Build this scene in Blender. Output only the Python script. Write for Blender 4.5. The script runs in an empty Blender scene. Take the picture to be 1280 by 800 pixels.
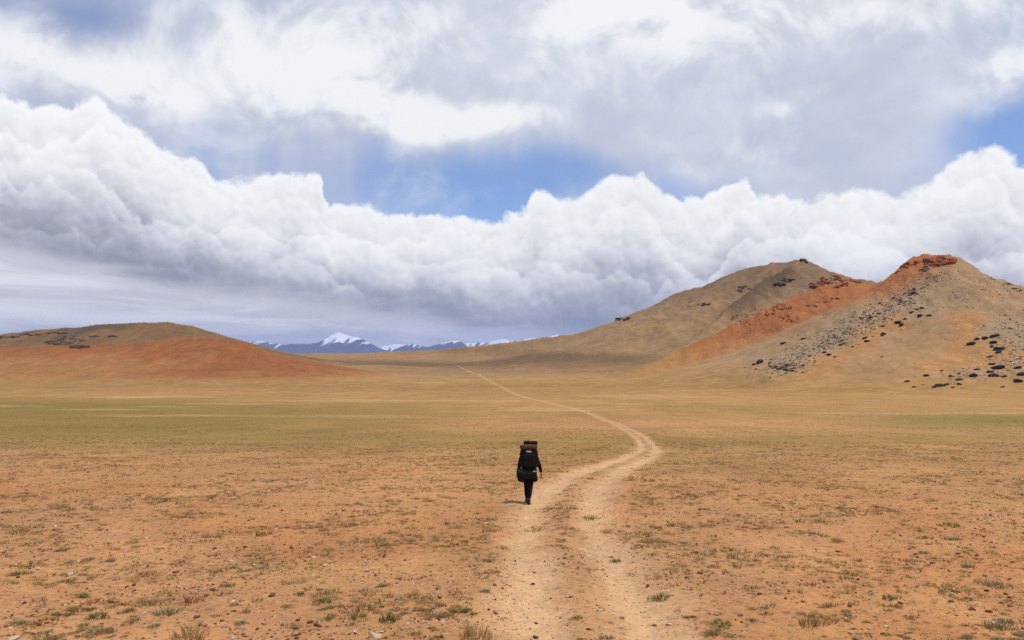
import bpy, bmesh, math, random
import numpy as np
from mathutils import Vector, Matrix, Quaternion, Euler

scene = bpy.context.scene
COL = scene.collection
R = math.radians

# ---------------------------------------------------------------- camera
F = 985.5                     # focal length in pixels of a 1280-wide picture
EYE = 4.4                     # eye height over the walker's ground
HY = 441.0                    # picture row of the level horizon
cam_d = bpy.data.cameras.new('camera')
cam = bpy.data.objects.new('camera', cam_d)
COL.objects.link(cam)
cam.location = (0, 0, EYE)
cam.rotation_euler = (R(90), 0, 0)
cam_d.angle_x = 2 * math.atan(640.0 / F)
cam_d.shift_y = (HY - 400.0) / 1280.0
cam_d.clip_start = 0.1
cam_d.clip_end = 80000
scene.camera = cam

# ---------------------------------------------------------------- sun
SUN_EL, SUN_AZ = 71.0, 105.0        # azimuth clockwise from the view direction (+y)
sd = bpy.data.lights.new('sun', 'SUN')
sd.energy = 3.6
sd.angle = R(0.53)
sd.color = (1.0, 0.955, 0.88)
sun = bpy.data.objects.new('sun', sd)
COL.objects.link(sun)
_sv = Vector((math.cos(R(SUN_EL)) * math.sin(R(SUN_AZ)), math.cos(R(SUN_EL)) * math.cos(R(SUN_AZ)), math.sin(R(SUN_EL))))
sun.rotation_euler = _sv.to_track_quat('Z', 'Y').to_euler()
sun.location = (0, 0, 300)

scene.view_settings.view_transform = 'Standard'
scene.view_settings.look = 'None'
scene.view_settings.exposure = 0.0
scene.view_settings.gamma = 1.0
scene.view_settings.use_curve_mapping = False
scene.render.engine = 'CYCLES'
scene.cycles.use_denoising = False
scene.cycles.adaptive_threshold = 0.01
scene.cycles.max_bounces = 6
scene.cycles.diffuse_bounces = 2
scene.cycles.volume_bounces = 1
scene.cycles.caustics_reflective = False
scene.cycles.caustics_refractive = False


def lin(r, g, b):
    def f(c):
        c /= 255.0
        return c / 12.92 if c <= 0.04045 else ((c + 0.055) / 1.055) ** 2.4
    return (f(r), f(g), f(b), 1.0)


# ---------------------------------------------------------------- node helpers
class Nodes:
    def __init__(self, tree):
        self.t = tree
        self.n = tree.nodes
        self.l = tree.links

    def put(self, sock, v):
        if isinstance(v, bpy.types.NodeSocket):
            self.l.new(v, sock)
        elif v is not None:
            sock.default_value = v

    def m(self, op, a, b=None, c=None, clamp=False):
        n = self.n.new('ShaderNodeMath')
        n.operation = op
        n.use_clamp = clamp
        for s, v in zip(n.inputs, (a, b, c)):
            self.put(s, v)
        return n.outputs[0]

    def vm(self, op, a, b=None):
        n = self.n.new('ShaderNodeVectorMath')
        n.operation = op
        self.put(n.inputs[0], a)
        if b is not None:
            if op == 'SCALE':
                self.put(n.inputs['Scale'], b)
            else:
                self.put(n.inputs[1], b)
        return n.outputs['Value'] if op in ('DOT_PRODUCT', 'LENGTH', 'DISTANCE') else n.outputs[0]

    def xyz(self, x, y, z=0.0):
        n = self.n.new('ShaderNodeCombineXYZ')
        for s, v in zip(n.inputs, (x, y, z)):
            self.put(s, v)
        return n.outputs[0]

    def sep(self, v):
        n = self.n.new('ShaderNodeSeparateXYZ')
        self.put(n.inputs[0], v)
        return n.outputs

    def noise(self, v, scale, detail=4.0, rough=0.5, dist=0.0, dims='3D'):
        n = self.n.new('ShaderNodeTexNoise')
        n.noise_dimensions = dims
        self.put(n.inputs['Vector'], v)
        self.put(n.inputs['Scale'], scale)
        n.inputs['Detail'].default_value = detail
        n.inputs['Roughness'].default_value = rough
        n.inputs['Distortion'].default_value = dist
        return n.outputs

    def voro(self, v, scale, detail=0.0, rough=0.5, feature='F1', smooth=0.5, rnd=1.0):
        n = self.n.new('ShaderNodeTexVoronoi')
        n.feature = feature
        self.put(n.inputs['Vector'], v)
        self.put(n.inputs['Scale'], scale)
        n.inputs['Detail'].default_value = detail
        n.inputs['Roughness'].default_value = rough
        n.inputs['Randomness'].default_value = rnd
        n.normalize = detail > 0
        if feature == 'SMOOTH_F1':
            n.inputs['Smoothness'].default_value = smooth
        return n.outputs

    def step(self, v, lo, hi, a=0.0, b=1.0, smooth=True):
        n = self.n.new('ShaderNodeMapRange')
        n.interpolation_type = 'SMOOTHSTEP' if smooth else 'LINEAR'
        n.clamp = True
        for s, x in zip(n.inputs, (v, lo, hi, a, b)):
            self.put(s, x)
        return n.outputs[0]

    def mix(self, f, a, b, mode='MIX'):
        n = self.n.new('ShaderNodeMix')
        n.data_type = 'RGBA'
        n.blend_type = mode
        n.clamp_factor = True
        self.put(n.inputs[0], f)
        self.put(n.inputs[6], a)
        self.put(n.inputs[7], b)
        return n.outputs[2]

    def curve(self, v, pts):
        n = self.n.new('ShaderNodeFloatCurve')
        c = n.mapping.curves[0]
        pts = sorted(pts)
        c.points[0].location = pts[0]
        c.points[1].location = pts[-1]
        for p in pts[1:-1]:
            c.points.new(*p)
        for p in c.points:
            p.handle_type = 'AUTO_CLAMPED'
        n.mapping.use_clip = False
        n.mapping.update()
        self.put(n.inputs['Value'], v)
        return n.outputs[0]


# ---------------------------------------------------------------- sky: Nishita under three decks of cloud, all laid out by compass bearing and elevation
SKYK = 0.1
world = bpy.data.worlds.new('World')
scene.world = world
world.use_nodes = True
world.cycles.sampling_method = 'MANUAL'
world.cycles.sample_map_resolution = 256
W = Nodes(world.node_tree)
W.n.clear()
w_out = W.n.new('ShaderNodeOutputWorld')
w_bg = W.n.new('ShaderNodeBackground')
w_bg.inputs['Strength'].default_value = SKYK
W.l.new(w_bg.outputs[0], w_out.inputs[0])
w_sky = W.n.new('ShaderNodeTexSky')
w_sky.sky_type = 'NISHITA'
w_sky.sun_disc = False
w_sky.sun_elevation = R(SUN_EL)
w_sky.sun_rotation = R(SUN_AZ)
w_sky.altitude = 4000
w_sky.air_density = 1.0
w_sky.dust_density = 0.4
w_sky.ozone_density = 2.0


def azel(px, py):
    """bearing and elevation, in degrees, of a point of the photograph"""
    az = math.atan((px - 640.0) / F)
    el = math.atan((HY - py) / F * math.cos(az))
    return math.degrees(az), math.degrees(el)


def sky_nodes():
    d = W.n.new('ShaderNodeTexCoord').outputs['Generated']
    d = W.vm('NORMALIZE', d)
    x, y, z = W.sep(d)
    A0 = W.m('MULTIPLY', W.m('ARCTAN2', x, y), 57.29578)
    E0 = W.m('MULTIPLY', W.m('ARCSINE', z), 57.29578)

    def clouds(rgb):
        return tuple(c / SKYK for c in lin(*rgb)[:3]) + (1.0,)

    def profile(v, pts, lo=-46.0, hi=46.0, top=32.0):
        """elevation (deg) as a function of bearing from points of the photograph"""
        q = []
        for px, py in pts:
            a, e = azel(px, py)
            q.append(((a - lo) / (hi - lo), e / top))
        q = [(0.0, q[0][1])] + q + [(1.0, q[-1][1])]
        t = W.step(v, lo, hi, smooth=False)
        return W.m('MULTIPLY', W.curve(t, q), top)

    # irregular bearings and elevations
    wa = W.noise(d, 5.0, 4.0, 0.55)[1]
    wv = W.vm('SUBTRACT', wa, (0.5, 0.5, 0.5))
    wx, wy, wz = W.sep(wv)
    A = W.m('MULTIPLY_ADD', wx, 8.0, A0)
    E = W.m('MULTIPLY_ADD', wy, 5.0, E0)
    P = W.xyz(A, E, 0.0)

    def blobs(lst):
        tot = None
        for (px, py, rx, ry, amp) in lst:
            a, e = azel(px, py)
            k = math.degrees(1.0 / F)
            q = W.vm('MULTIPLY', W.vm('SUBTRACT', P, (a, e, 0.0)), (1.0 / (rx * k), 1.0 / (ry * k), 0.0))
            g = W.m('POWER', 2.718282, W.m('MULTIPLY', W.vm('DOT_PRODUCT', q, q), -1.0))
            tot = W.m('MULTIPLY_ADD', g, amp, tot if tot is not None else 0.0)
        return tot

    # --- clear sky, paled by thin high veil
    blue = W.mix(1.0, w_sky.outputs[0], (1.38, 1.50, 1.66, 1.0), 'MULTIPLY')
    streak = W.noise(W.xyz(W.m('MULTIPLY', A0, 0.20), W.m('MULTIPLY', E0, 0.012), 0.0), 1.0, 3.0, 0.5)[0]
    soft = W.noise(d, 3.2, 5.0, 0.5)[0]
    veil = blobs([(330, 215, 150, 80, 0.45), (90, 95, 120, 50, 0.5), (560, 190, 130, 60, 0.4), (930, 130, 190, 130, 0.95), (700, 160, 120, 60, 0.6),
                  (1040, 220, 110, 80, 0.6), (1170, 140, 90, 60, 0.35), (480, 80, 380, 110, 0.6), (1250, 60, 200, 80, 0.6), (820, 60, 300, 80, 0.4),
                  (190, 40, 160, 50, 0.25), (610, 245, 62, 40, -0.50), (1210, 185, 60, 40, -0.4), (760, 205, 70, 40, -0.2), (120, 18, 130, 26, -0.55), (280, 190, 90, 40, -0.35), (480, 235, 130, 44, -0.5), (640, 205, 130, 34, -0.35), (725, 212, 80, 36, -0.5), (890, 226, 70, 24, -0.5), (1210, 178, 80, 40, -0.5), (830, 110, 70, 40, -0.45), (1190, 60, 60, 30, -0.3)])
    veil = W.m('ADD', W.m('MULTIPLY_ADD', W.m('SUBTRACT', streak, 0.5), 1.3, veil), W.m('MULTIPLY', W.m('SUBTRACT', soft, 0.5), 1.3))
    veil = W.step(veil, -0.45, 0.95, 0.10, 0.92)
    wisp = W.step(W.noise(W.vm('MULTIPLY', d, (1.0, 1.0, 1.6)), 7.0, 6.0, 0.55, 0.15)[0], 0.36, 0.72)
    col = W.mix(veil, blue, W.mix(wisp, clouds((200, 205, 220)), clouds((222, 226, 235))))

    # --- upper deck: bright ragged sheets
    up = blobs([(340, 75, 150, 62, 0.85), (8, 35, 50, 34, 0.9), (125, 88, 90, 26, 0.65), (520, 150, 120, 26, 1.15), (620, 158, 70, 18, 0.6), (560, 50, 260, 70, 0.55),
                (800, 18, 120, 34, 1.1), (980, 40, 200, 60, 0.6), (1265, 95, 45, 40, 1.0), (1150, 15, 160, 28, 0.5), (985, 132, 46, 13, 0.6), (210, 110, 120, 40, 0.55),
                (100, 105, 70, 30, 0.3), (400, 120, 120, 40, 0.3), (850, 190, 90, 18, 0.35), (480, 172, 110, 9, 0.3)])
    un = W.noise(d, 9.0, 8.0, 0.58, 0.4)[0]
    ub = W.voro(W.vm('ADD', d, W.vm('SCALE', wv, 0.10)), 16.0, 2.0, 0.6)[0]
    uf = W.m('ADD', up, W.m('MULTIPLY_ADD', W.m('SUBTRACT', un, 0.5), 2.0, W.m('MULTIPLY', W.m('SUBTRACT', 0.42, ub), 0.45)))
    high = W.step(E0, 26.0, 40.0, 0.0, 0.45)                  # thicker overhead, out of the frame
    uf = W.m('ADD', uf, high)
    ua = W.step(uf, 0.0, 1.25)
    us = W.noise(W.vm('ADD', d, (0.0, 0.0, 0.02)), 9.0, 8.0, 0.58, 0.4)[0]
    ulight = W.step(W.m('MULTIPLY_ADD', W.m('SUBTRACT', un, us), 3.2, W.m('MULTIPLY', uf, 0.6)), -0.1, 0.75)
    ucol = W.mix(ulight, clouds((208, 212, 223)), clouds((249, 250, 252)))
    col = W.mix(W.m('MULTIPLY', ua, 0.95), col, ucol)

    # --- the great cumulus bank
    top = [(-200, 150), (-60, 135), (0, 122), (30, 138), (70, 136), (110, 134), (150, 158), (200, 194), (240, 214), (290, 236), (330, 232), (368, 222), (402, 232), (414, 264), (450, 266), (500, 277),
           (560, 277), (620, 281), (655, 274), (672, 252), (700, 262), (722, 262), (752, 238), (800, 230), (835, 254), (866, 262), (905, 236), (922, 228), (950, 246), (1000, 246), (1060, 244), (1110, 252),
           (1160, 240), (1200, 206), (1240, 193), (1262, 204), (1290, 216), (1380, 235), (1480, 230)]
    base = [(-200, 270), (0, 300), (100, 322), (200, 345), (350, 364), (450, 378), (600, 398), (690, 404), (760, 408), (850, 420), (1000, 428), (1280, 430), (1480, 430)]
    jit = W.noise(d, 20.0, 5.0, 0.5)[1]
    jv = W.vm('SUBTRACT', jit, (0.5, 0.5, 0.5))
    jx, jy, jz = W.sep(jv)
    At = W.m('MULTIPLY_ADD', jx, 1.8, A0)
    T = profile(At, top)
    B = profile(A0, base)
    dw = W.vm('ADD', d, W.vm('SCALE', jv, 0.022))

    span = W.m('MAXIMUM', W.m('SUBTRACT', T, B), 1.0)
    hgt = W.m('DIVIDE', W.m('SUBTRACT', E0, B), span)
    big = W.noise(W.vm('ADD', d, W.vm('SCALE', wv, 0.1)), 6.0, 4.0, 0.5)[0]
    fine = W.noise(d, 70.0, 4.0, 0.6)[0]
    soft2 = W.noise(W.vm('ADD', d, W.vm('SCALE', jv, 0.05)), 17.0, 5.0, 0.55)[0]
    body = W.m('ADD', hgt, W.m('MULTIPLY', W.m('SUBTRACT', big, 0.5), 0.9))
    body = W.step(body, -0.02, 0.66, -0.10, 0.72, smooth=False)
    body = W.m('ADD', body, W.m('MULTIPLY', W.m('SUBTRACT', soft2, 0.5), 0.36))
    def puffs(v):
        q = W.voro(v, 34.0, 2.0, 0.55)[0]
        return W.m('SUBTRACT', 0.30, W.m('MULTIPLY', W.m('MULTIPLY', q, q), 1.3))
    pf = puffs(dw)
    pr = W.m('SUBTRACT', pf, puffs(W.vm('ADD', dw, (0.0035, 0.0, 0.0065))))
    lit = None
    ca = None
    b0 = None
    # rows of heads from the farthest crest to the nearest and lowest
    for i, (f_, amp_, wl, scl, bump) in enumerate(((1.0, 0.0, 0.1, 10.0, 4.4), (0.80, 0.55, 0.13, 11.0, 4.2), (0.60, 0.60, 0.11, 12.0, 3.8), (0.40, 0.55, 0.15, 13.0, 3.2), (0.22, 0.45, 0.17, 15.0, 2.6))):
        vd = W.voro(W.vm('ADD', dw, (0.37 * i, 0.21 * i, 0.13 * i)), scl, 3.0, 0.60)[0]
        bb = W.m('SUBTRACT', 0.36, W.m('MULTIPLY', W.m('MULTIPLY', vd, vd), 1.45))
        if i == 0:
            b0 = bb
            H = T
        else:
            nz = W.noise(W.xyz(W.m('MULTIPLY', A0, wl), 7.3 * i, 0.0), 1.0, 3.0, 0.6)[0]
            H = W.m('ADD', B, W.m('MULTIPLY', span, W.m('MULTIPLY_ADD', W.m('SUBTRACT', nz, 0.5), 2.0 * amp_, f_)))
        dd = W.m('ADD', W.m('SUBTRACT', H, E0), W.m('MULTIPLY_ADD', bb, bump, W.m('ADD', W.m('MULTIPLY', pf, 1.5), W.m('MULTIPLY_ADD', W.m('SUBTRACT', fine, 0.5), 1.0, -0.55))))
        mk = W.step(dd, 0.0, 0.55 if i == 0 else 0.42)
        glow = W.m('POWER', 2.718282, W.m('MULTIPLY', W.m('MAXIMUM', dd, 0.0), -0.62))
        shade = W.m('ADD', W.m('MULTIPLY_ADD', glow, 0.40, W.m('MULTIPLY_ADD', pr, 0.9, W.m('MULTIPLY', bb, 0.38))), W.m('ADD', body, -0.10))
        if i == 0:
            lit, ca = shade, mk
        else:
            n_ = W.n.new('ShaderNodeMix')
            W.put(n_.inputs[0], W.m('MULTIPLY', mk, W.step(W.noise(W.vm('ADD', d, (0.0, 0.0, 3.1 * i)), 5.0, 3.0, 0.5)[0], 0.35, 0.60, 0.25, 0.95)))
            W.put(n_.inputs[2], lit)
            W.put(n_.inputs[3], shade)
            lit = n_.outputs[0]
    lit = W.m('ADD', lit, 0.0, clamp=True)
    rampn = W.n.new('ShaderNodeValToRGB')
    W.put(rampn.inputs[0], lit)
    cr = rampn.color_ramp
    cr.elements[0].position = 0.0
    cr.elements[0].color = clouds((152, 154, 165))
    cr.elements[1].position = 1.0
    cr.elements[1].color = clouds((254, 254, 255))
    for p_, c_ in ((0.3, (182, 184, 195)), (0.55, (217, 218, 224)), (0.8, (242, 242, 244))):
        e_ = cr.elements.new(p_)
        e_.color = clouds(c_)
    ccol = rampn.outputs[0]
    # --- below the bases: pale rain haze with flat streaks
    sv = W.xyz(W.m('MULTIPLY', A0, 0.10), W.m('MULTIPLY', E0, 0.75), 3.0)
    sn = W.noise(sv, 1.0, 6.0, 0.55, 0.6)[0]
    low = W.mix(W.step(sn, 0.38, 0.66), clouds((209, 209, 214)), clouds((238, 238, 240)))
    under = blobs([(745, 396, 70, 18, 1.2), (660, 388, 90, 10, 0.5)])
    low = W.mix(W.m('MULTIPLY', under, 0.75), low, clouds((120, 140, 178)))
    bl = W.m('SUBTRACT', E0, B)
    bl = W.m('ADD', bl, W.m('MULTIPLY_ADD', W.m('SUBTRACT', sn, 0.5), 3.0, W.m('MULTIPLY', b0, 1.6)))
    cb = W.step(bl, -1.0, 0.9)
    bank = W.mix(cb, low, ccol)
    return W.mix(ca, col, bank)


W.put(w_bg.inputs['Color'], sky_nodes())


# ---------------------------------------------------------------- numeric noise for the land
_rs = np.random.RandomState(7)
_PERM = _rs.permutation(512).astype(np.int64)
_PERM = np.concatenate([_PERM, _PERM])
_GA = _rs.rand(512) * 2 * np.pi
_GX, _GY = np.cos(_GA), np.sin(_GA)


def pnoise(x, y):
    xi, yi = np.floor(x), np.floor(y)
    fx, fy = x - xi, y - yi
    xi, yi = xi.astype(np.int64) & 511, yi.astype(np.int64) & 511
    u, v = fx * fx * fx * (fx * (fx * 6 - 15) + 10), fy * fy * fy * (fy * (fy * 6 - 15) + 10)

    def g(i, j):
        h = _PERM[_PERM[(xi + i) & 511] + ((yi + j) & 511)]
        return _GX[h] * (fx - i) + _GY[h] * (fy - j)
    a, b, c, d = g(0, 0), g(1, 0), g(0, 1), g(1, 1)
    return (a + u * (b - a)) * (1 - v) + (c + u * (d - c)) * v


def fbm(x, y, wl, octv=4, gain=0.5, ox=0.0):
    r, a, s = 0.0, 1.0, 1.0 / wl
    for i in range(octv):
        r = r + a * pnoise(x * s + 17.3 * i + ox, y * s - 9.1 * i + 3.7 * ox)
        a *= gain
        s *= 2.03
    return r


def ridged(x, y, wl, octv=4, ox=0.0):
    r, a, s = 0.0, 0.5, 1.0 / wl
    for i in range(octv):
        r = r + a * (1 - 2 * np.abs(pnoise(x * s + 11.7 * i + ox, y * s + 5.3 * i - ox)))
        a *= 0.5
        s *= 2.1
    return r


def sstep(a, b, x):
    t = np.clip((x - a) / (b - a), 0, 1)
    return t * t * (3 - 2 * t)


def pchip(px, py):
    px, py = np.array(px, float), np.array(py, float)
    h = np.diff(px)
    dl = np.diff(py) / h
    m = np.zeros_like(py)
    m[0], m[-1] = dl[0], dl[-1]
    for i in range(1, len(px) - 1):
        m[i] = 0 if dl[i - 1] * dl[i] <= 0 else 2 * dl[i - 1] * dl[i] / (dl[i - 1] + dl[i])

    def f(x):
        x = np.clip(x, px[0], px[-1])
        i = np.clip(np.searchsorted(px, x) - 1, 0, len(px) - 2)
        t = (x - px[i]) / h[i]
        return ((2 * t**3 - 3 * t**2 + 1) * py[i] + (t**3 - 2 * t**2 + t) * h[i] * m[i] + (-2 * t**3 + 3 * t**2) * py[i + 1] + (t**3 - t**2) * h[i] * m[i + 1])
    return f


def wpt(px, py, D):
    """the point at depth D that the photograph shows at (px, py)"""
    return ((px - 640.0) / F * D, D, EYE + (HY - py) / F * D)


base_z = pchip([-30000, -3000, -200, 0, 12, 23.4, 60, 110, 180, 300, 420, 550, 900, 1250, 1700, 2600, 6000, 40000],
               [-60, 20, 9, 1.3, .62, 0, -2.5, -5.4, -8.2, -11.7, -12.6, -11.4, -7.0, 3.2, -3, -25, -45, -70])


def ridge(pts, slope_w, n=34):
    """a crest of (px, py, D) points sampled evenly: x, y, crest height over the plain, half width"""
    w = np.array([wpt(*p) for p in pts])
    t = np.concatenate([[0], np.cumsum(np.hypot(*np.diff(w[:, :2], axis=0).T))])
    q = np.linspace(0, t[-1], n)
    x, y, z = pchip(t, w[:, 0])(q), pchip(t, w[:, 1])(q), pchip(t, w[:, 2])(q)
    hc = z - base_z(y)
    return x, y, hc, hc * slope_w + 12.0


RIDGES = {
    'front': (ridge([(1700, 470, 540), (1500, 412, 520), (1390, 386, 505), (1300, 366, 490), (1240, 347, 482), (1200, 332, 477), (1178, 322, 474), (1155, 320, 472), (1128, 326, 476), (1112, 339, 482),
                     (1090, 350, 492), (1078, 358, 505)], 2.3), 1.9),
    'orange': (ridge([(1110, 352, 640), (1075, 354, 625), (1050, 352, 612), (1015, 360, 600), (990, 374, 590), (950, 390, 575), (905, 408, 560), (870, 428, 545), (835, 448, 530), (800, 462, 515)], 2.4), 2.0),
    'back': (ridge([(400, 444, 1240), (460, 441.5, 1220), (540, 437.5, 1160), (575, 434, 1130), (610, 430.5, 1090), (660, 424.5, 1040), (717, 418, 990), (770, 401, 960), (800, 386, 940), (850, 366, 910), (900, 350, 890), (945, 334, 870), (970, 333, 862), (1003, 324, 850), (1030, 336, 850),
                    (1060, 346, 850), (1110, 366, 850), (1220, 392, 860), (1400, 420, 880)], 3.2), 2.0),
    'spur': (ridge([(1003, 324, 850), (978, 338, 825), (948, 356, 800), (915, 378, 775), (890, 398, 755), (872, 416, 738)], 1.15, 16), 1.15),
    'red': (ridge([(-420, 450, 540), (-200, 440, 530), (-60, 436, 522), (60, 433, 520), (130, 431, 520), (180, 427, 520), (240, 422, 520), (280, 423, 518), (305, 428, 514), (342, 443, 502), (368, 456, 490), (386, 468, 476)], 4.6), 1.8),
    'brown': (ridge([(-600, 450, 840), (-300, 437, 820), (-100, 427, 805), (0, 418, 800), (60, 412, 795), (100, 409, 790), (150, 404, 785), (190, 403, 780), (225, 406, 775), (262, 415, 770), (300, 427, 760), (335, 436, 745), (370, 444, 735), (420, 452, 720)], 5.0), 1.9),
    'fold': (ridge([(400, 459, 640), (430, 456, 650), (480, 456, 670), (540, 459, 660), (590, 463, 640)], 14.0), 1.5),
}
HILLS = ('front', 'orange', 'back', 'red', 'brown', 'fold')


def hill_heights(x, y):
    """height of each hill over the plain"""
    wx = x + 9 * fbm(x, y, 70, 3, ox=1.3) * sstep(250, 420, y)
    wy = y + 14 * fbm(x, y, 80, 3, ox=8.1) * sstep(250, 420, y)
    out = {}
    for k in HILLS + ('spur',):
        (rx, ry, hc, rw), pw = RIDGES[k]
        h = np.zeros_like(x)
        mx = rw.max() + 25
        sel = (wx > rx.min() - mx) & (wx < rx.max() + mx) & (wy > ry.min() - mx) & (wy < ry.max() + mx)
        a, b = wx[sel], wy[sel]
        v = np.zeros_like(a)
        for i in range(len(rx) - 1):
            dx, dy = rx[i + 1] - rx[i], ry[i + 1] - ry[i]
            u = ((a - rx[i]) * dx + (b - ry[i]) * dy) / (dx * dx + dy * dy)
            u = np.clip(u, 0, 1)
            t = 1 - np.hypot(a - rx[i] - u * dx, b - ry[i] - u * dy) / (rw[i] + u * (rw[i + 1] - rw[i]))
            np.maximum(v, (hc[i] + u * (hc[i + 1] - hc[i])) * np.where(t > 0, np.abs(t), 0) ** pw, out=v)
        h[sel] = v
        out[k] = h
    out['back'] = np.maximum(out['back'], out.pop('spur'))
    return out


# ---------------------------------------------------------------- the track
TRACK = [(745, 960, 0), (742, 800, 0), (735, 760, 0), (722, 720, 0), (710, 690, 0), (702, 660, 0), (704, 635, 0), (722, 608, 0), (755, 588, 0), (795, 574, 0), (811, 563, 0), (806, 552, 0), (788, 539, 0), (765, 528, 0),
         (735, 516, 0), (700, 507, 0), (668, 499.5, 0), (640, 490, 0), (622, 481, 0), (606, 472.5, 0), (593, 466.5, 0), (580, 461.5, 0), (568, 457, 0), (560, 454, 0)]


def plain_hit(px, py):
    """where the sight line of a pixel meets the plain (hills left out)"""
    D = np.exp(np.linspace(math.log(4), math.log(2500), 6000))
    z = EYE + (HY - py) / F * D
    g = base_z(D)
    i = np.argmax(g >= z)
    return ((px - 640.0) / F * D[i], D[i])


_tr = np.array([plain_hit(a, b) for a, b, _ in TRACK])
_tl = np.concatenate([[0], np.cumsum(np.hypot(*np.diff(_tr, axis=0).T))])
_q = np.concatenate([np.arange(0, 120, 0.5), np.arange(120, _tl[-1], 3.0)])
TX, TY = pchip(_tl, _tr[:, 0])(_q), pchip(_tl, _tr[:, 1])(_q)
for _ in range(6):
    TX[1:-1] = 0.25 * TX[:-2] + 0.5 * TX[1:-1] + 0.25 * TX[2:]
    TY[1:-1] = 0.25 * TY[:-2] + 0.5 * TY[1:-1] + 0.25 * TY[2:]


def track_dist(x, y):
    """signed distance from the centre line of the track"""
    best = np.full(x.shape, 1e6)
    sgn = np.ones(x.shape)
    sel = (y > 1) & (y < TY.max() + 8) & (np.abs(x) < 60)
    a, b = x[sel], y[sel]
    bd, bs = np.full(a.shape, 1e6), np.zeros(a.shape)
    for i in range(len(TX) - 1):
        dx, dy = TX[i + 1] - TX[i], TY[i + 1] - TY[i]
        lo, hi = min(TY[i], TY[i + 1]) - 9, max(TY[i], TY[i + 1]) + 9
        s = np.nonzero((b > lo) & (b < hi))[0]
        if not len(s):
            continue
        L2 = dx * dx + dy * dy + 1e-9
        u = np.clip(((a[s] - TX[i]) * dx + (b[s] - TY[i]) * dy) / L2, 0, 1)
        ex, ey = a[s] - TX[i] - u * dx, b[s] - TY[i] - u * dy
        dd = np.hypot(ex, ey)
        m = dd < bd[s]
        bd[s[m]] = dd[m]
        bs[s[m]] = np.sign(ex[m] * dy - ey[m] * dx)
    best[sel] = bd
    sgn[sel] = bs
    return best * sgn


def track_mask(x, y):
    d0 = track_dist(x, y)
    d = d0 * (1 + 0.8 * sstep(32, 62, y))
    far = sstep(40, 160, y)
    jag = 0.36 * fbm(x, y, 1.4, 5, 0.65, 4.0)
    d2 = d + jag
    rut = np.maximum(np.exp(-((d2 + 0.78) / 0.42) ** 2), np.exp(-((d2 - 0.78) / 0.42) ** 2))
    near_cut = sstep(5, 9, y) * 0 + 1.0
    bed = sstep(1.95, 1.15, np.abs(d2)) * (1 - 0.55 * np.exp(-(d2 / 0.40) ** 2) * sstep(45, 15, y))
    rut = rut * (1 - 0.25 * sstep(0.1, .5, fbm(x, y, 2.5, 3, .5, 14.)))
    m = np.clip(rut * (0.80 - 0.15 * far) + bed * (0.36 + 0.25 * far), 0, 1) * (1 - 0.35 * sstep(40, 70, y) * sstep(1.0, 1.5, np.abs(d2)))
    # worn trampled apron where the track bends
    ap = np.exp(-(((x - _tr[10][0]) / 1.6) ** 2 + ((y - _tr[10][1]) / 5.0) ** 2)) * 0.8
    side = 0.0
    return np.clip(np.maximum(m * near_cut, ap * (0.6 + fbm(x, y, 2.0, 3, ox=9))), 0, 1), rut, d


def land_height(x, y, parts=False):
    x = np.asarray(x, float)
    y = np.asarray(y, float)
    z = base_z(y)
    r = np.hypot(x, y)
    hs = hill_heights(x, y)
    h = np.zeros_like(z)
    tot = 0.0
    for k in HILLS:
        tot = tot + np.maximum(hs[k], 0) ** 5
    h = tot ** 0.2
    k = sstep(1.0, 25.0, h)
    # gullies and knolls on the slopes, low swells on the plain
    h = h + k * (2.6 * fbm(x, y, 60, 4, 0.5, 2.0) + 2.3 * ridged(x * 1.0, y * 0.45, 30, 5, 6.0) - 1.2 + 0.75 * fbm(x, y, 6, 4, 0.6, 3.3)) * np.clip(h / 30, 0.25, 1.6) * (1 - 0.6 * sstep(-60, -160, x))
    crag = sstep(60, 70, hs['front']) + sstep(54, 66, hs['orange']) * 0.8 + 0.7 * sstep(24, 34, hs['orange']) * sstep(46, 38, hs['orange'])
    h = h + crag * (1.6 * ridged(x, y, 7, 4, 12.0) - 0.9)
    z = z + h
    z = z + (0.9 + 1.6 * sstep(450, 700, y)) * fbm(x * 0.6, y, 150, 3, 0.5, 5.0) * sstep(150, 420, r) + 0.12 * fbm(x, y, 14, 3, 0.5, 7.0) * sstep(15, 60, r)
    near = sstep(90, 20, r)
    z = z + near * (0.055 * fbm(x, y, 2.6, 3, 0.5, 1.0) + 0.022 * fbm(x, y, 0.35, 3, 0.6, 2.0))
    if parts:
        return z, h, hs
    m, rut, d = track_mask(x, y)
    z = z - near * (0.075 * rut - 0.035 * np.exp(-(d / 0.35) ** 2) - 0.03 * np.exp(-((np.abs(d) - 1.5) / .3) ** 2)) - near * m * 0.016 * fbm(x, y, 0.35, 3, 0.6, 2.0)
    return z


_LH_D = np.exp(np.linspace(math.log(6), math.log(1600), 2600))


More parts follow.
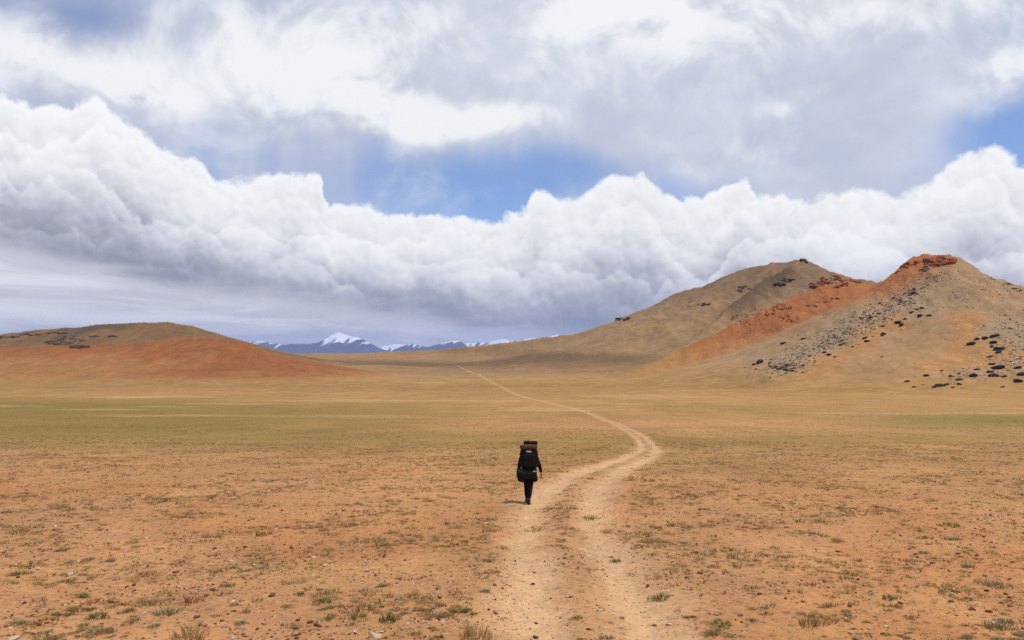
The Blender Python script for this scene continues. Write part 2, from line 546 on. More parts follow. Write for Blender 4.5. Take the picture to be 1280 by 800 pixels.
def land_hits(pix):
    """points of the land seen at pixels of the photograph: march each sight line, then refine where it enters the ground"""
    pix = np.asarray(pix, float).reshape(-1, 2)
    kx, kz = (pix[:, 0] - 640.0) / F, (HY - pix[:, 1]) / F
    lo, hi = np.full(len(pix), np.nan), np.full(len(pix), np.nan)
    Ds = _LH_D[::7]
    for c in range(0, len(pix), 500):
        q = slice(c, c + 500)
        X, Y = kx[q, None] * Ds[None, :], np.repeat(Ds[None, :], len(kx[q]), 0)
        H = land_height(X.ravel(), Y.ravel(), True)[0].reshape(X.shape)
        i = np.argmax(H >= EYE + kz[q, None] * Y, axis=1)
        ok = i > 0
        lo[q] = np.where(ok, Ds[np.maximum(i - 1, 0)], np.nan)
        hi[q] = np.where(ok, Ds[i], np.nan)
    good = ~np.isnan(lo)
    g = np.nonzero(good)[0]
    for _ in range(9):
        md = 0.5 * (lo[g] + hi[g])
        under = land_height(kx[g] * md, md, True)[0] >= EYE + kz[g] * md
        hi[g] = np.where(under, md, hi[g])
        lo[g] = np.where(under, lo[g], md)
    d = 0.5 * (lo + hi)
    return [(kx[i] * d[i], d[i]) if good[i] else None for i in range(len(pix))]


def ground_at(xy):
    a = np.array(xy, float).reshape(-1, 2)
    return land_height(a[:, 0], a[:, 1])


# ---------------------------------------------------------------- mesh helpers
def tag(o, label=None, cat=None, group=None, kind=None):
    for k, v in (('label', label), ('category', cat), ('group', group), ('kind', kind)):
        if v:
            o[k] = v
    return o


def link(name, me, mat=None, parent=None):
    o = bpy.data.objects.new(name, me)
    COL.objects.link(o)
    if mat is not None and not me.materials:
        me.materials.append(mat)
    if parent is not None:
        o.parent = parent
    return o


def np_mesh(name, verts, faces, smooth=True, normals=None):
    """a mesh from arrays; faces is (n, 3) or (n, 4)"""
    me = bpy.data.meshes.new(name)
    verts = np.ascontiguousarray(verts, np.float32)
    faces = np.ascontiguousarray(faces, np.int32)
    n, k = faces.shape
    me.vertices.add(len(verts))
    me.vertices.foreach_set('co', verts.ravel())
    me.loops.add(n * k)
    me.loops.foreach_set('vertex_index', faces.ravel())
    me.polygons.add(n)
    me.polygons.foreach_set('loop_start', np.arange(0, n * k, k, dtype=np.int32))
    me.polygons.foreach_set('loop_total', np.full(n, k, np.int32))
    me.polygons.foreach_set('use_smooth', np.full(n, smooth, bool))
    me.update(calc_edges=True)
    if normals is not None:
        me.normals_split_custom_set_from_vertices(np.ascontiguousarray(normals, np.float32))
    return me


def set_color(me, name, rgb):
    a = me.attributes.new(name, 'FLOAT_COLOR', 'POINT')
    c = np.ones((len(rgb), 4), np.float32)
    c[:, :3] = rgb
    a.data.foreach_set('color', c.ravel())


def set_float(me, name, v):
    a = me.attributes.new(name, 'FLOAT', 'POINT')
    a.data.foreach_set('value', np.ascontiguousarray(v, np.float32))


def material(name, rough=0.9, spec=0.2):
    m = bpy.data.materials.new(name)
    m.use_nodes = True
    N = Nodes(m.node_tree)
    b = m.node_tree.nodes['Principled BSDF']
    b.inputs['Roughness'].default_value = rough
    b.inputs['Specular IOR Level'].default_value = spec
    return m, N, b


def attr(N, name, color=True):
    a = N.n.new('ShaderNodeAttribute')
    a.attribute_name = name
    return a.outputs['Color'] if color else a.outputs['Fac']


# ---------------------------------------------------------------- ground colours (albedo of soil, scree and turf)
def C(*rgb):
    return np.array(rgb, float)


SOIL = C(.435, .212, .090)
SOIL_RED = C(.42, .188, .072)
TRACKC = C(.55, .335, .175)
STRAW = C(.365, .205, .072)
TURF = C(.215, .138, .032)
TURF_G = C(.190, .138, .031)
TAN = C(.29, .178, .092)
REDHILL = C(.245, .085, .029)
ORANGE = C(.33, .118, .040)
SCREE = C(.29, .205, .130)
BROWN = C(.265, .155, .072)
DARKBR = C(.105, .062, .030)  # dark grass together with painted cloud shadow


def lerp(a, b, t):
    t = np.asarray(t)[..., None]
    return a * (1 - t) + b * t


def land_colour(x, y, z, h, hs, trk):
    r = np.hypot(x, y)
    Y = np.maximum(y, 4)
    # bearing across the valley
    sx = x / Y
    n1 = fbm(x, y * 0.45, 9, 4, 0.55, 1.0)
    n2 = fbm(x, y * 0.35, 60, 4, 0.5, 2.0)
    n3 = fbm(x, y, 2.2, 3, 0.6, 3.0)
    c = lerp(np.broadcast_to(SOIL, x.shape + (3,)), SOIL_RED, sstep(-0.1, 0.35, fbm(x, y, 7, 3, 0.5, 11.0) + 0.25 * sstep(-2, 10, x) * sstep(25, 10, y)))
    c = lerp(c, STRAW, 0.35 * sstep(-0.1, 0.5, n3))
    # turf comes in beyond thirty metres
    edge = 34 + 26 * n2 + 10 * sstep(.05, -.55, sx) + 8 * n1
    straw = sstep(edge - 20, edge + 34, y)
    c = lerp(c, STRAW, straw * 0.75)
    green = sstep(edge - 2, edge + 42, y) * sstep(0.55, -0.5, sx + 0.5 * n2) * sstep(330, 200, y + 60 * n2)
    c = lerp(c, TURF, green * 0.9)
    c = lerp(c, TURF_G, green * sstep(-0.2, 0.4, n1 + n2) * 0.7 * sstep(-.1, -.5, sx))
    # red-brown bare belt across the middle, green end at the right
    belt = np.exp(-((y - 100 - 10 * n2 - 18 * sx) / 22.0) ** 2) * sstep(-.35, -.05, sx + .3 * n2)
    c = lerp(c, SOIL, belt * 0.75)
    belt2 = np.exp(-((y - 66 - 8 * n2) / 9.0) ** 2) * sstep(-.2, .15, sx + .3 * n2)
    c = lerp(c, TURF, belt2 * 0.45)
    right = np.exp(-((y - 122 - 12 * n2) / 34.0) ** 2) * sstep(.30, .62, sx + .12 * n1)
    c = lerp(c, C(.165, .145, .030), right * 0.85)
    flats = np.exp(-((y - 250 - 30 * n2) / 60.0) ** 2)
    c = lerp(c, STRAW * 1.0, flats * 0.6 * sstep(-.6, -.1, sx))
    pale = sstep(0.18, 0.42, fbm(x * 0.25, y, 22, 4, 0.5, 21.0)) * sstep(90, 160, y)
    c = lerp(c, TRACKC * 0.92, pale * 0.45)
    farm = sstep(430, 620, y)
    c = lerp(c, BROWN * 0.95, farm * 0.85)
    c = lerp(c, STRAW * .72, np.exp(-((y - 400 - 40 * n2) / 90.0) ** 2) * 0.75)
    # hills
    s = {k: sstep(1.5, 13.0, v + 2.5 * n1) for k, v in hs.items()}
    top = {k: np.maximum.reduce([hs[j] for j in HILLS if j != k]) for k in hs}
    rel = fbm(x, y, 34, 5, 0.55, 31.0)
    streak = fbm(x * 1.0, y * 0.3, 14, 4, 0.55, 41.0)
    # back hill: tan with greyer head, olive skirts
    bk = lerp(lerp(TAN, C(.255, .160, .078), sstep(60, 20, hs['back'] + 18 * rel)), C(.205, .126, .075), sstep(45, 85, hs['back'] + 25 * rel))
    bk = lerp(bk, C(.12, .085, .035), 0.65 * np.exp(-((hs['back'] - 6 - 4 * n2) / 5.0) ** 2))
    bk = lerp(bk, BROWN * .75, 0.35 * sstep(.0, .35, streak))
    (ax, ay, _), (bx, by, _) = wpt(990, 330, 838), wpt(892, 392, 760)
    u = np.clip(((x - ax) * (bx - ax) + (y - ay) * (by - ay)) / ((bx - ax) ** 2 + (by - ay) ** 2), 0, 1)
    spur_shade = np.hypot(x - ax - u * (bx - ax), y - ay - u * (by - ay)) + 6 * n1 + 8 * rel
    bk = lerp(bk, C(.085, .055, .034), 0.85 * np.exp(-(spur_shade / 14.0) ** 2) * sstep(0, .15, u) * sstep(1, .8, u))  # dark gully rock, with shade of the spur's left flank painted in
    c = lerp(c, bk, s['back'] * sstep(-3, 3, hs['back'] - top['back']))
    # brown hill at the left
    br = lerp(np.broadcast_to(C(.19, .105, .046), x.shape + (3,)), C(.145, .080, .038), sstep(-.1, .35, rel))
    (ax, ay, _) = wpt(88, 427, 785)
    dk = np.exp(-((x - ax + 10 * rel) / 40.0) ** 2 - ((y - ay + 14 * rel) / 34.0) ** 2) + .8 * np.exp(-((x - ax - 42) / 22.0) ** 2 - ((y - ay + 14 * rel) / 16.0) ** 2)
    br = lerp(br, C(.085, .055, .036), np.clip(dk * 1.1, 0, .8) * sstep(-.3, .1, rel + streak))
    c = lerp(c, br, s['brown'] * sstep(-1.5, 1.5, hs['brown'] - top['brown']))
    # red hill at the left: red crest and right end, orange-tan foot
    rd = lerp(np.broadcast_to(C(.30, .138, .050), x.shape + (3,)), REDHILL, np.clip(sstep(10, 21, hs['red'] + 8 * rel) + sstep(-235, -170, x + 60 * rel) * sstep(0.5, 6, hs['red'] + 5 * rel), 0, 1))
    c = lerp(c, rd, sstep(0.3, 4, hs['red'] + n1) * sstep(-1.5, 1.5, hs['red'] - top['red']))
    # orange ridge running down between the two right hills
    og = lerp(np.broadcast_to(ORANGE, x.shape + (3,)), C(.335, .165, .060), sstep(26, 6, hs['orange'] + 14 * rel))
    og = lerp(og, C(.21, .070, .026), 0.75 * sstep(.0, .35, rel + .6 * streak) * sstep(12, 28, hs['orange']))
    og = lerp(og, C(.34, .175, .062), sstep(18, 2, hs['orange'] + 10 * rel))
    c = lerp(c, og, sstep(1, 10, hs['orange'] + 2 * n1) * sstep(-9, 9, hs['orange'] - top['orange'] + 16 * rel + 5 * n1))
    # front hill: tan skirt, grey scree band down its left, orange head
    hf = hs['front']
    fr = lerp(np.broadcast_to(C(.345, .198, .094), x.shape + (3,)), C(.315, .195, .108), sstep(14, 36, hf + 16 * rel))
    ob = hf - (7 + .40 * (x - 130))                          # height above a line climbing the left shoulder of the hill
    fr = lerp(fr, SCREE, 0.8 * np.exp(-((ob - 1 - 9 * rel) / 7.5) ** 2) * sstep(6, 16, hf) * sstep(64, 52, hf))
    fr = lerp(fr, SCREE, 0.75 * sstep(222, 245, x + 14 * rel) * sstep(12, 18, hf) * sstep(40, 30, hf + 6 * rel))
    fr = lerp(fr, C(.36, .175, .066), 0.8 * sstep(.05, .30, rel + .2 * n2) * sstep(60, 40, hf) * sstep(3, -8, ob))
    fr = lerp(fr, ORANGE * 1.02, 0.9 * sstep(4, 15, ob + 9 * rel) * sstep(262, 236, x + 10 * rel) * sstep(6, 30, hf + 6 * rel))
    fr = lerp(fr, ORANGE, sstep(63, 70, hf + 8 * rel + 0.10 * (230 - x)))
    c = lerp(c, fr, sstep(1, 10, hf + 2 * n1) * sstep(-4, 4, hf - top['front'] + 5 * rel))
    cloud_shade = np.exp(-((y - 800 + 240 * sx + 40 * n2) / 120.0) ** 2) * sstep(-.36, -.22, sx) * sstep(0.30, 0.05, sx)  # cloud shadow painted across the far plain, mixed with darker grass
    c = lerp(c, DARKBR, np.clip(cloud_shade * 1.0, 0, .8) * sstep(16, 8, np.maximum(hs['back'], hs['brown'])))
    # grain
    c = c * (1 + 0.10 * n3 * sstep(120, 30, r) + 0.16 * n1 + (0.16 * rel + 0.16 * fbm(x, y, 5, 4, 0.6, 61.0)) * sstep(200, 400, r))[..., None]
    c = c * (1 - np.array([.02, .03, .12]) * sstep(100, 400, r)[..., None])  # haze offset put into the colour: far ground loses blue
    c = lerp(c, TRACKC * (1 + 0.1 * n3)[..., None], np.clip(trk, 0, 1) * (0.88 - 0.38 * sstep(40, 110, y)))
    return np.clip(c, 0.01, 0.9)


# ---------------------------------------------------------------- one height field, split into ground, track and hills along shared edges
def build_land():
    ang = np.concatenate([np.linspace(-180, -60, 26)[:-1], np.linspace(-60, -37, 40)[:-1], np.linspace(-37, 37, 860), np.linspace(37, 60, 40)[1:], np.linspace(60, 180, 26)[1:-1]])
    ang = np.radians(ang)
    rr = [3.0]
    while rr[-1] < 24500:
        r = rr[-1]
        if r < 6: s = 0.03
        elif r < 45: s = 0.0052
        elif r < 250: s = 0.007
        elif r < 320: s = 1.9 / r
        elif r < 960: s = 1.75 / r
        elif r < 1400: s = 5.0 / r
        else: s = 0.06
        rr.append(r * (1 + s))
    rr = np.array(rr)
    na, nr = len(ang), len(rr)
    RR, AA = np.meshgrid(rr, ang, indexing='ij')
    x, y = (RR * np.sin(AA)).ravel(), (RR * np.cos(AA)).ravel()
    z, h, hs = land_height(x, y, True)
    m, rut, d = track_mask(x, y)
    r = np.hypot(x, y)
    near = sstep(90, 20, r)
    z = z - near * (0.075 * rut - 0.035 * np.exp(-(d / 0.35) ** 2) - 0.03 * np.exp(-((np.abs(d) - 1.5) / .3) ** 2)) - near * m * 0.016 * fbm(x, y, 0.35, 3, 0.6, 2.0)
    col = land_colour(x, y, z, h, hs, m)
    pts = np.stack([x, y, z], 1)
    i, j = np.meshgrid(np.arange(nr - 1), np.arange(na), indexing='ij')
    j2 = (j + 1) % na
    F4 = np.stack([i * na + j, i * na + j2, (i + 1) * na + j2, (i + 1) * na + j], -1).reshape(-1, 4)
    F4 = F4[:, ::-1]
    fn = np.cross(pts[F4[:, 1]] - pts[F4[:, 0]], pts[F4[:, 3]] - pts[F4[:, 0]])
    if fn[:, 2].mean() < 0:
        F4, fn = F4[:, ::-1], -fn
    fn /= np.linalg.norm(fn, axis=1)[:, None] + 1e-12
    vn = np.zeros_like(pts)
    for k in range(4):
        for ax in range(3):
            vn[:, ax] += np.bincount(F4[:, k], fn[:, ax], len(pts))
    vn /= np.linalg.norm(vn, axis=1)[:, None] + 1e-12
    # which object each face belongs to
    own = np.zeros(len(pts), int)
    hv = np.stack([hs[k] for k in HILLS], 1)
    best = hv.argmax(1)
    hill = hv.max(1) > 1.2
    own[hill] = best[hill] + 1
    own[own == HILLS.index('fold') + 1] = 0
    own[(m > 0.40) & ~(hill & (own > 0))] = 9
    fo = own[F4[:, 0]]
    names = {0: ('ground', None), 1: ('hill', 'front'), 2: ('hill', 'orange'), 3: ('hill', 'back'), 4: ('hill', 'red'), 5: ('hill', 'brown'), 9: ('dirt_track', None)}
    sp = sstep(4, 12, hs['front']) * sstep(60, 160, x)
    for k, (nm, _) in names.items():
        f = F4[fo == k]
        if not len(f):
            continue
        used, inv = np.unique(f.ravel(), return_inverse=True)
        me = np_mesh(nm, pts[used], inv.reshape(-1, 4), True, vn[used])
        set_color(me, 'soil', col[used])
        set_float(me, 'stony', sp[used])
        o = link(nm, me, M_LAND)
        tag(o, LANDTEXT[k][0], LANDTEXT[k][1], None, 'structure')


LANDTEXT = {0: ('orange gravel plain with thin turf, running to the hills', 'ground'), 9: ('pale two-rut dirt track winding away to the pass', 'dirt track'),
            1: ('tan stony hill with an orange rocky top, at the right edge', 'hill'), 2: ('bright orange ridge running down between the two right hills', 'hill'),
            3: ('tall tan hill with a dark pointed summit, behind the orange ridge', 'hill'), 4: ('low red earth hill at the left, in front of the brown one', 'hill'),
            5: ('broad rounded brown hill behind the red one at the left', 'hill')}


def land_material():
    m, N, b = material('land', 0.95, 0.12)
    g = N.n.new('ShaderNodeNewGeometry').outputs['Position']
    c = attr(N, 'soil')
    st = attr(N, 'stony', False)
    fine = N.noise(g, 7.0, 6.0, 0.65)[0]
    mid = N.noise(g, 0.9, 5.0, 0.6)[0]
    far = N.noise(g, 0.14, 6.0, 0.65)[0]
    k = N.m('ADD', N.m('MULTIPLY', N.m('SUBTRACT', fine, 0.5), 1.0), N.m('MULTIPLY', N.m('SUBTRACT', mid, 0.5), 0.5))
    k = N.m('ADD', k, N.m('MULTIPLY', N.m('SUBTRACT', far, 0.5), 0.6))
    k = N.m('ADD', k, 1.0)
    c2 = N.vm('SCALE', c, k)
    # pebbles: a few darker and paler grains
    vo = N.voro(g, 22.0, 0.0)
    grain = N.step(N.sep(vo[1])[0], 0.78, 0.82)
    spot = N.m('MULTIPLY', grain, N.step(vo[0], 0.42, 0.30))
    c3 = N.mix(N.m('MULTIPLY', spot, 0.75), c2, N.mix(N.step(N.sep(vo[1])[1], 0.55, 0.6), (0.13, 0.07, 0.045, 1), (0.55, 0.42, 0.30, 1)))
    v3 = N.voro(N.vm('MULTIPLY', g, (1.0, 1.0, 1.0)), 5.2, 0.0)
    bits = N.m('MULTIPLY', N.step(N.sep(v3[1])[0], 0.52, 0.60), N.step(N.m('ADD', v3[0], N.m('MULTIPLY', N.m('SUBTRACT', fine, 0.5), 0.9)), 0.36, 0.18))
    offtrack = N.step(N.sep(c)[2], 0.155, 0.115)
    c3 = N.mix(N.m('MULTIPLY', N.m('MULTIPLY', bits, offtrack), 0.78), c3, N.mix(N.sep(v3[1])[1], (0.19, 0.10, 0.045, 1), (0.22, 0.165, 0.07, 1)))
    # metre-sized rubble on the hills
    v2 = N.voro(g, 0.55, 0.0)
    sp2 = N.m('MULTIPLY', N.step(N.sep(v2[1])[0], 0.80, 0.84), N.step(v2[0], 0.42, 0.28))
    c4 = N.mix(N.m('MULTIPLY', N.m('MULTIPLY', sp2, st), 0.5), c3, N.mix(N.step(N.sep(v2[1])[1], 0.5, 0.55), (0.13, 0.095, 0.07, 1), (0.45, 0.38, 0.30, 1)))
    N.put(b.inputs['Base Color'], c4)
    bp = N.n.new('ShaderNodeBump')
    bp.inputs['Strength'].default_value = 0.8
    bp.inputs['Distance'].default_value = 0.05
    hgt = N.m('ADD', N.noise(g, 16.0, 4.0, 0.65)[0], N.m('MULTIPLY', spot, 0.6))
    N.put(bp.inputs['Height'], hgt)
    N.put(b.inputs['Normal'], bp.outputs[0])
    return m


M_LAND = land_material()
build_land()


# ---------------------------------------------------------------- snow mountains at the end of the valley
def snow_material():
    m, N, b = material('mountain_rock', 0.9, 0.15)
    g = N.n.new('ShaderNodeNewGeometry').outputs['Position']
    N.put(b.inputs['Base Color'], N.vm('SCALE', attr(N, 'soil'), N.m('MULTIPLY_ADD', N.noise(g, 0.02, 5.0, 0.6)[0], 0.5, 0.75)))
    return m


M_MOUNT = snow_material()


def mountain(label, pts, km, snowline, width, seed, snowy=0.0):
    """pts: crest (px, py); built as a height field with its own ridges and gullies"""
    D = km * 1.65
    width = width * 1.65
    px = np.array([p[0] for p in pts], float)
    cz = pchip(px, [EYE + (HY - p[1]) / F * D + 70 for p in pts])
    x0, x1 = (px[0] - 640) / F * D, (px[-1] - 640) / F * D
    nx, ny = int((x1 - x0) / 20) + 2, 110
    X, Y = np.meshgrid(np.linspace(x0, x1, nx), np.linspace(D - width, D + width, ny), indexing='ij')
    wx = X + 120 * fbm(X, Y, 700, 3, ox=seed)
    wy = Y + 200 * fbm(X, Y, 900, 3, ox=seed + 4)
    crest = np.maximum(cz(640 + wx / D * F), 0) * 1.05
    t = np.abs(wy - D) / width
    g = np.maximum(1 - t, 0) ** 1.15
    end = sstep(0, 300, X - x0) * sstep(0, 300, x1 - X)
    rdg = ridged(X, Y * 0.40, 620, 4, ox=seed)
    h = crest * g * end * (1 + 0.60 * (rdg - .55) * np.clip(t * 5, 0.12, 1)) + 16 * rdg * g * end
    Z = -70 + h
    snow = sstep(-.12, .12, (h - snowline * 1.65) / 330 + 1.5 * (ridged(X * 1.2 + 0.35 * np.abs(Y - D), Y * 0.12, 330, 3, ox=seed + 9) - 0.52) - 0.5 * (rdg - .5) + snowy + 0.02)
    rock = lerp(np.broadcast_to(C(.030, .030, .036), X.shape + (3,)), C(.055, .052, .055), sstep(-.2, .3, fbm(X, Y, 120, 3, ox=seed)))
    col = lerp(rock, C(.86, .87, .90), snow)
    i, j = np.meshgrid(np.arange(nx - 1), np.arange(ny - 1), indexing='ij')
    q = np.stack([i * ny + j, (i + 1) * ny + j, (i + 1) * ny + j + 1, i * ny + j + 1], -1).reshape(-1, 4)
    me = np_mesh('snowy_mountain', np.stack([X, Y, Z], -1).reshape(-1, 3), q, True)
    set_color(me, 'soil', col.reshape(-1, 3))
    tag(link('mountain', me, M_MOUNT), label, 'mountain', None, 'structure')


mountain('blue snow-streaked mountain with the highest peak, between the hills', [(335, 443), (352, 434), (366, 431), (378, 431.5), (392, 430), (404, 425), (415, 421), (426, 417.5), (436, 421), (448, 424), (460, 428.5), (472, 434), (486, 441), (498, 446)], 12000, 250, 900, 2.0)
mountain('low snowy ridge peeping over the left hill', [(270, 440), (300, 431), (315, 428.5), (326, 428), (338, 430), (352, 431.5), (366, 434), (384, 440), (396, 445)], 13000, 205, 700, 12.0, 0.05)
mountain('dark blue ridge with a stepped end, right of the highest peak', [(480, 446), (492, 439), (503, 434), (515, 431), (524, 432.5), (534, 434.5), (545, 432), (556, 429), (564, 427.5), (571, 427.5), (578, 431), (590, 437), (606, 445)], 11600, 215, 650, 22.0, -.05)
mountain('white snowfield ridge left of the tall tan hill', [(556, 446), (570, 434), (582, 430), (596, 429), (610, 429), (620, 427), (630, 425.5), (640, 428), (650, 428), (660, 425), (668, 423.5), (678, 425), (690, 422), (700, 420.5), (715, 422), (740, 427), (790, 440), (806, 446)], 13600, 200, 700, 32.0, 0.0)
mountain('small pale snow saddle behind the two blue mountains', [(455, 446), (470, 437), (486, 432.5), (500, 431.5), (515, 432), (530, 437), (545, 446)], 13900, 120, 500, 42.0, 0.5)


# ---------------------------------------------------------------- air
def haze():
    me = bpy.data.meshes.new('haze')
    bm = bmesh.new()
    bmesh.ops.create_cube(bm, size=1)
    bm.to_mesh(me)
    bm.free()
    m = bpy.data.materials.new('haze')
    m.use_nodes = True
    t = m.node_tree
    t.nodes.clear()
    o = t.nodes.new('ShaderNodeOutputMaterial')
    v = t.nodes.new('ShaderNodeVolumePrincipled')
    v.inputs['Color'].default_value = (0.34, 0.49, 0.93, 1)
    v.inputs['Density'].default_value = 4.6e-5
    v.inputs['Anisotropy'].default_value = 0.0
    t.links.new(v.outputs[0], o.inputs['Volume'])
    ob = link('haze', me, m)
    ob.scale = (50000, 50000, 640)
    ob.location = (0, 0, 320 - 110)
    tag(ob, 'thin blue air between the viewer and the far mountains', 'haze', None, 'stuff')


haze()


# ---------------------------------------------------------------- rocks
def ico(sub):
    bm = bmesh.new()
    bmesh.ops.create_icosphere(bm, subdivisions=sub, radius=1.0)
    v = np.array([p.co for p in bm.verts])
    f = np.array([[q.index for q in p.verts] for p in bm.faces])
    bm.free()
    return v, f


ICO1, ICO2, ICO3 = ico(1), ico(2), ico(3)


def rock_shape(seed, base=ICO2, cuts=9, rough=0.10):
    """an angular stone: a ball with planes sliced off, unit radius"""
    rs = np.random.RandomState(seed)
    v = base[0].copy()
    for _ in range(cuts):
        n = rs.normal(size=3)
        n /= np.linalg.norm(n)
        d = rs.uniform(0.45, 0.85)
        k = v @ n - d
        v = v - np.outer(np.maximum(k, 0), n)
    v = v + rs.normal(size=v.shape) * rough * 0.35
    v *= rs.uniform(0.75, 1.2, 3)
    return v / np.abs(v).max()


def flat_material(name, rgb, rough=0.9, var=0.35, scale=3.0, attrc=None):
    m, N, b = material(name, rough, 0.15)
    tc = N.n.new('ShaderNodeTexCoord').outputs['Object']
    oi = N.n.new('ShaderNodeObjectInfo').outputs['Random']
    n = N.noise(N.vm('ADD', tc, N.xyz(N.m('MULTIPLY', oi, 50.0), 0.0, 0.0)), scale, 5.0, 0.6)[0]
    base = attr(N, attrc) if attrc else rgb + (1.0,)
    k = N.m('ADD', N.m('MULTIPLY_ADD', N.m('SUBTRACT', n, 0.5), 2 * var, 1.0), N.m('MULTIPLY', N.m('SUBTRACT', oi, 0.5), var * 0.8))
    if attrc:
        N.put(b.inputs['Base Color'], N.vm('SCALE', base, k))
    else:
        rgbn = N.n.new('ShaderNodeRGB')
        rgbn.outputs[0].default_value = base
        N.put(b.inputs['Base Color'], N.vm('SCALE', rgbn.outputs[0], k))
    return m


M_DARK = flat_material('dark_rock', (0.024, 0.021, 0.020), 0.85, 0.5, 1.2)
M_REDROCK = flat_material('red_rock', (0.25, 0.080, 0.027), 0.92, 0.7, 0.22)
M_BROWNROCK = flat_material('brown_rock', (0.115, 0.072, 0.050), 0.92, 0.5, 0.3)
M_CRAG = flat_material('dark_crag', (0.062, 0.042, 0.030), 0.92, 0.5, 0.4)
M_PALE = flat_material('pale_stone', (0.50, 0.36, 0.25), 0.9, 0.3, 6.0)
M_GREYST = flat_material('grey_stone', (0.24, 0.17, 0.125), 0.9, 0.35, 6.0)
M_REDST = flat_material('red_stone', (0.13, 0.050, 0.030), 0.85, 0.35, 6.0)
M_PEB = flat_material('pebbles', None, 0.92, 0.25, 9.0, 'tint')

rng = np.random.RandomState(11)
rnd = random.Random(5)


def outcrop(label, spots, mat, n, size, flat=0.55, seed=0):
    group = 'crags: ' + label
    """a crag: angular blocks bedded into the slope along pixels of the photograph (px, py, half width, half height)"""
    rs = np.random.RandomState(seed)
    pix = []
    n = int(n * 2.0)
    per = max(1, n // len(spots))
    for (a, b, w, h) in spots:
        for _ in range(per):
            q, r = rs.uniform(0, 2 * np.pi), math.sqrt(rs.uniform(0, 1))
            pix.append((a + w * r * math.cos(q), b + h * r * math.sin(q)))
    hits = [p for p in land_hits(pix) if p is not None and p[1] < 1000]
    zz = ground_at(hits)
    rocks = []
    for k, ((x, y), z) in enumerate(zip(hits, zz)):
        s = size * 0.62 * rs.uniform(0.4, 1.3) * y / 500.0
        v = rock_shape(seed * 97 + k, ICO2, 14, 0.16) * np.array([s * rs.uniform(0.8, 1.6), s, s * flat * rs.uniform(.7, 1.3)])
        a = rs.uniform(0, 6.28)
        v[:, :2] = v[:, :2] @ np.array([[math.cos(a), -math.sin(a)], [math.sin(a), math.cos(a)]])
        rocks.append((x, y, z, s, v + (x, y, z - 0.16 * s)))
    # blocks that touch make one crag
    own = list(range(len(rocks)))

    def root(i):
        while own[i] != i:
            i = own[i]
        return i
    for i in range(len(rocks)):
        for j in range(i):
            if math.dist(rocks[i][:3], rocks[j][:3]) < 0.95 * (rocks[i][3] + rocks[j][3]):
                own[root(i)] = root(j)
    sets = {}
    for i in range(len(rocks)):
        sets.setdefault(root(i), []).append(i)
    sets = sorted(sets.values(), key=len, reverse=True)
    for q, ids in enumerate(sets):
        if len(ids) < 2 and q > 0 and len(sets) < 12:
            continue
        V = np.concatenate([rocks[i][4] for i in ids])
        FC = np.concatenate([ICO2[1] + len(ICO2[0]) * n_ for n_ in range(len(ids))])
        c = np.array([V[:, 0].mean(), V[:, 1].mean(), V[:, 2].min()])
        ob = link('rock_outcrop', np_mesh('rock_outcrop', V - c, FC, False), mat)
        ob.location = c
        tag(ob, label, 'rock outcrop', group if len(sets) > 1 else None)


outcrop('red-brown crag capping the right-hand peak', [(1150, 322, 34, 5), (1165, 325, 22, 6), (1178, 327, 14, 4)], M_REDROCK, 60, 3.4, 0.6, 1)
outcrop('dark red rock shelf on the left shoulder of the right-hand peak', [(1115, 339, 13, 2.5), (1130, 331, 10, 3)], M_REDROCK, 26, 2.4, 0.6, 2)
outcrop('dark brown broken ledge just below the right-hand peak', [(1168, 330, 12, 3.5), (1158, 336, 6, 4)], M_BROWNROCK, 18, 2.0, 0.6, 3)
outcrop('rusty crag at the top of the orange ridge', [(1048, 350, 24, 6), (1032, 356, 20, 4), (1062, 352, 12, 4)], M_REDROCK, 66, 3.2, 0.55, 4)
outcrop('scattered rusty rocks halfway down the orange ridge', [(950, 392, 24, 7), (930, 398, 16, 6), (975, 384, 16, 4), (985, 398, 14, 5)], M_REDROCK, 60, 1.5, 0.55, 5)
outcrop('thin dark rock rib slanting across the orange ridge', [(1014, 382, 9, 1.0), (1030, 377, 9, 1.0), (1044, 373, 6, 1.0)], M_BROWNROCK, 24, 1.2, 0.5, 6)
outcrop('small dark rock tip on the summit of the tall tan hill', [(1003, 324, 9, 1.5), (1014, 327, 8, 1.5)], M_CRAG, 18, 2.6, 0.6, 7)
outcrop('dark rocks along the right shoulder of the tall tan hill', [(1030, 334, 9, 1.6), (1050, 341, 10, 1.8), (1066, 346, 8, 1.6)], M_CRAG, 27, 2.2, 0.5, 8)
outcrop('dark ledge below the summit of the tall tan hill', [(985, 350, 8, 2.6), (975, 355, 10, 1.8)], M_CRAG, 22, 2.2, 0.45, 9)
outcrop('dark brown crag on the left edge of the tall tan hill', [(778, 398, 12, 2.6), (800, 384, 11, 3), (816, 374, 10, 2.4)], M_CRAG, 60, 2.4, 0.45, 10)
outcrop('small brown ledge on the face of the tall tan hill', [(880, 380, 9, 1.8), (930, 361, 10, 4)], M_BROWNROCK, 24, 2.0, 0.4, 11)
outcrop('dark craggy patch on the brown hill at the left', [(90, 425, 17, 5.5), (75, 428, 18, 3.5), (100, 433, 12, 2.5)], M_CRAG, 90, 2.6, 0.35, 12)
outcrop('long thin dark ledge at the far left on the brown hill', [(10, 421, 16, 1.2), (40, 418, 16, 1.0), (70, 416, 14, 1.0)], M_CRAG, 40, 2.6, 0.35, 13)
outcrop('short dark ledge right of the craggy patch on the brown hill', [(120, 420.5, 9, 1.2), (142, 420, 6, 1.0)], M_CRAG, 20, 2.4, 0.4, 14)
outcrop('dark ledges along the right skyline of the right-hand peak', [(1243, 348, 8, 2), (1258, 355, 9, 2), (1272, 362, 8, 2.4)], M_BROWNROCK, 30, 2.0, 0.5, 15)
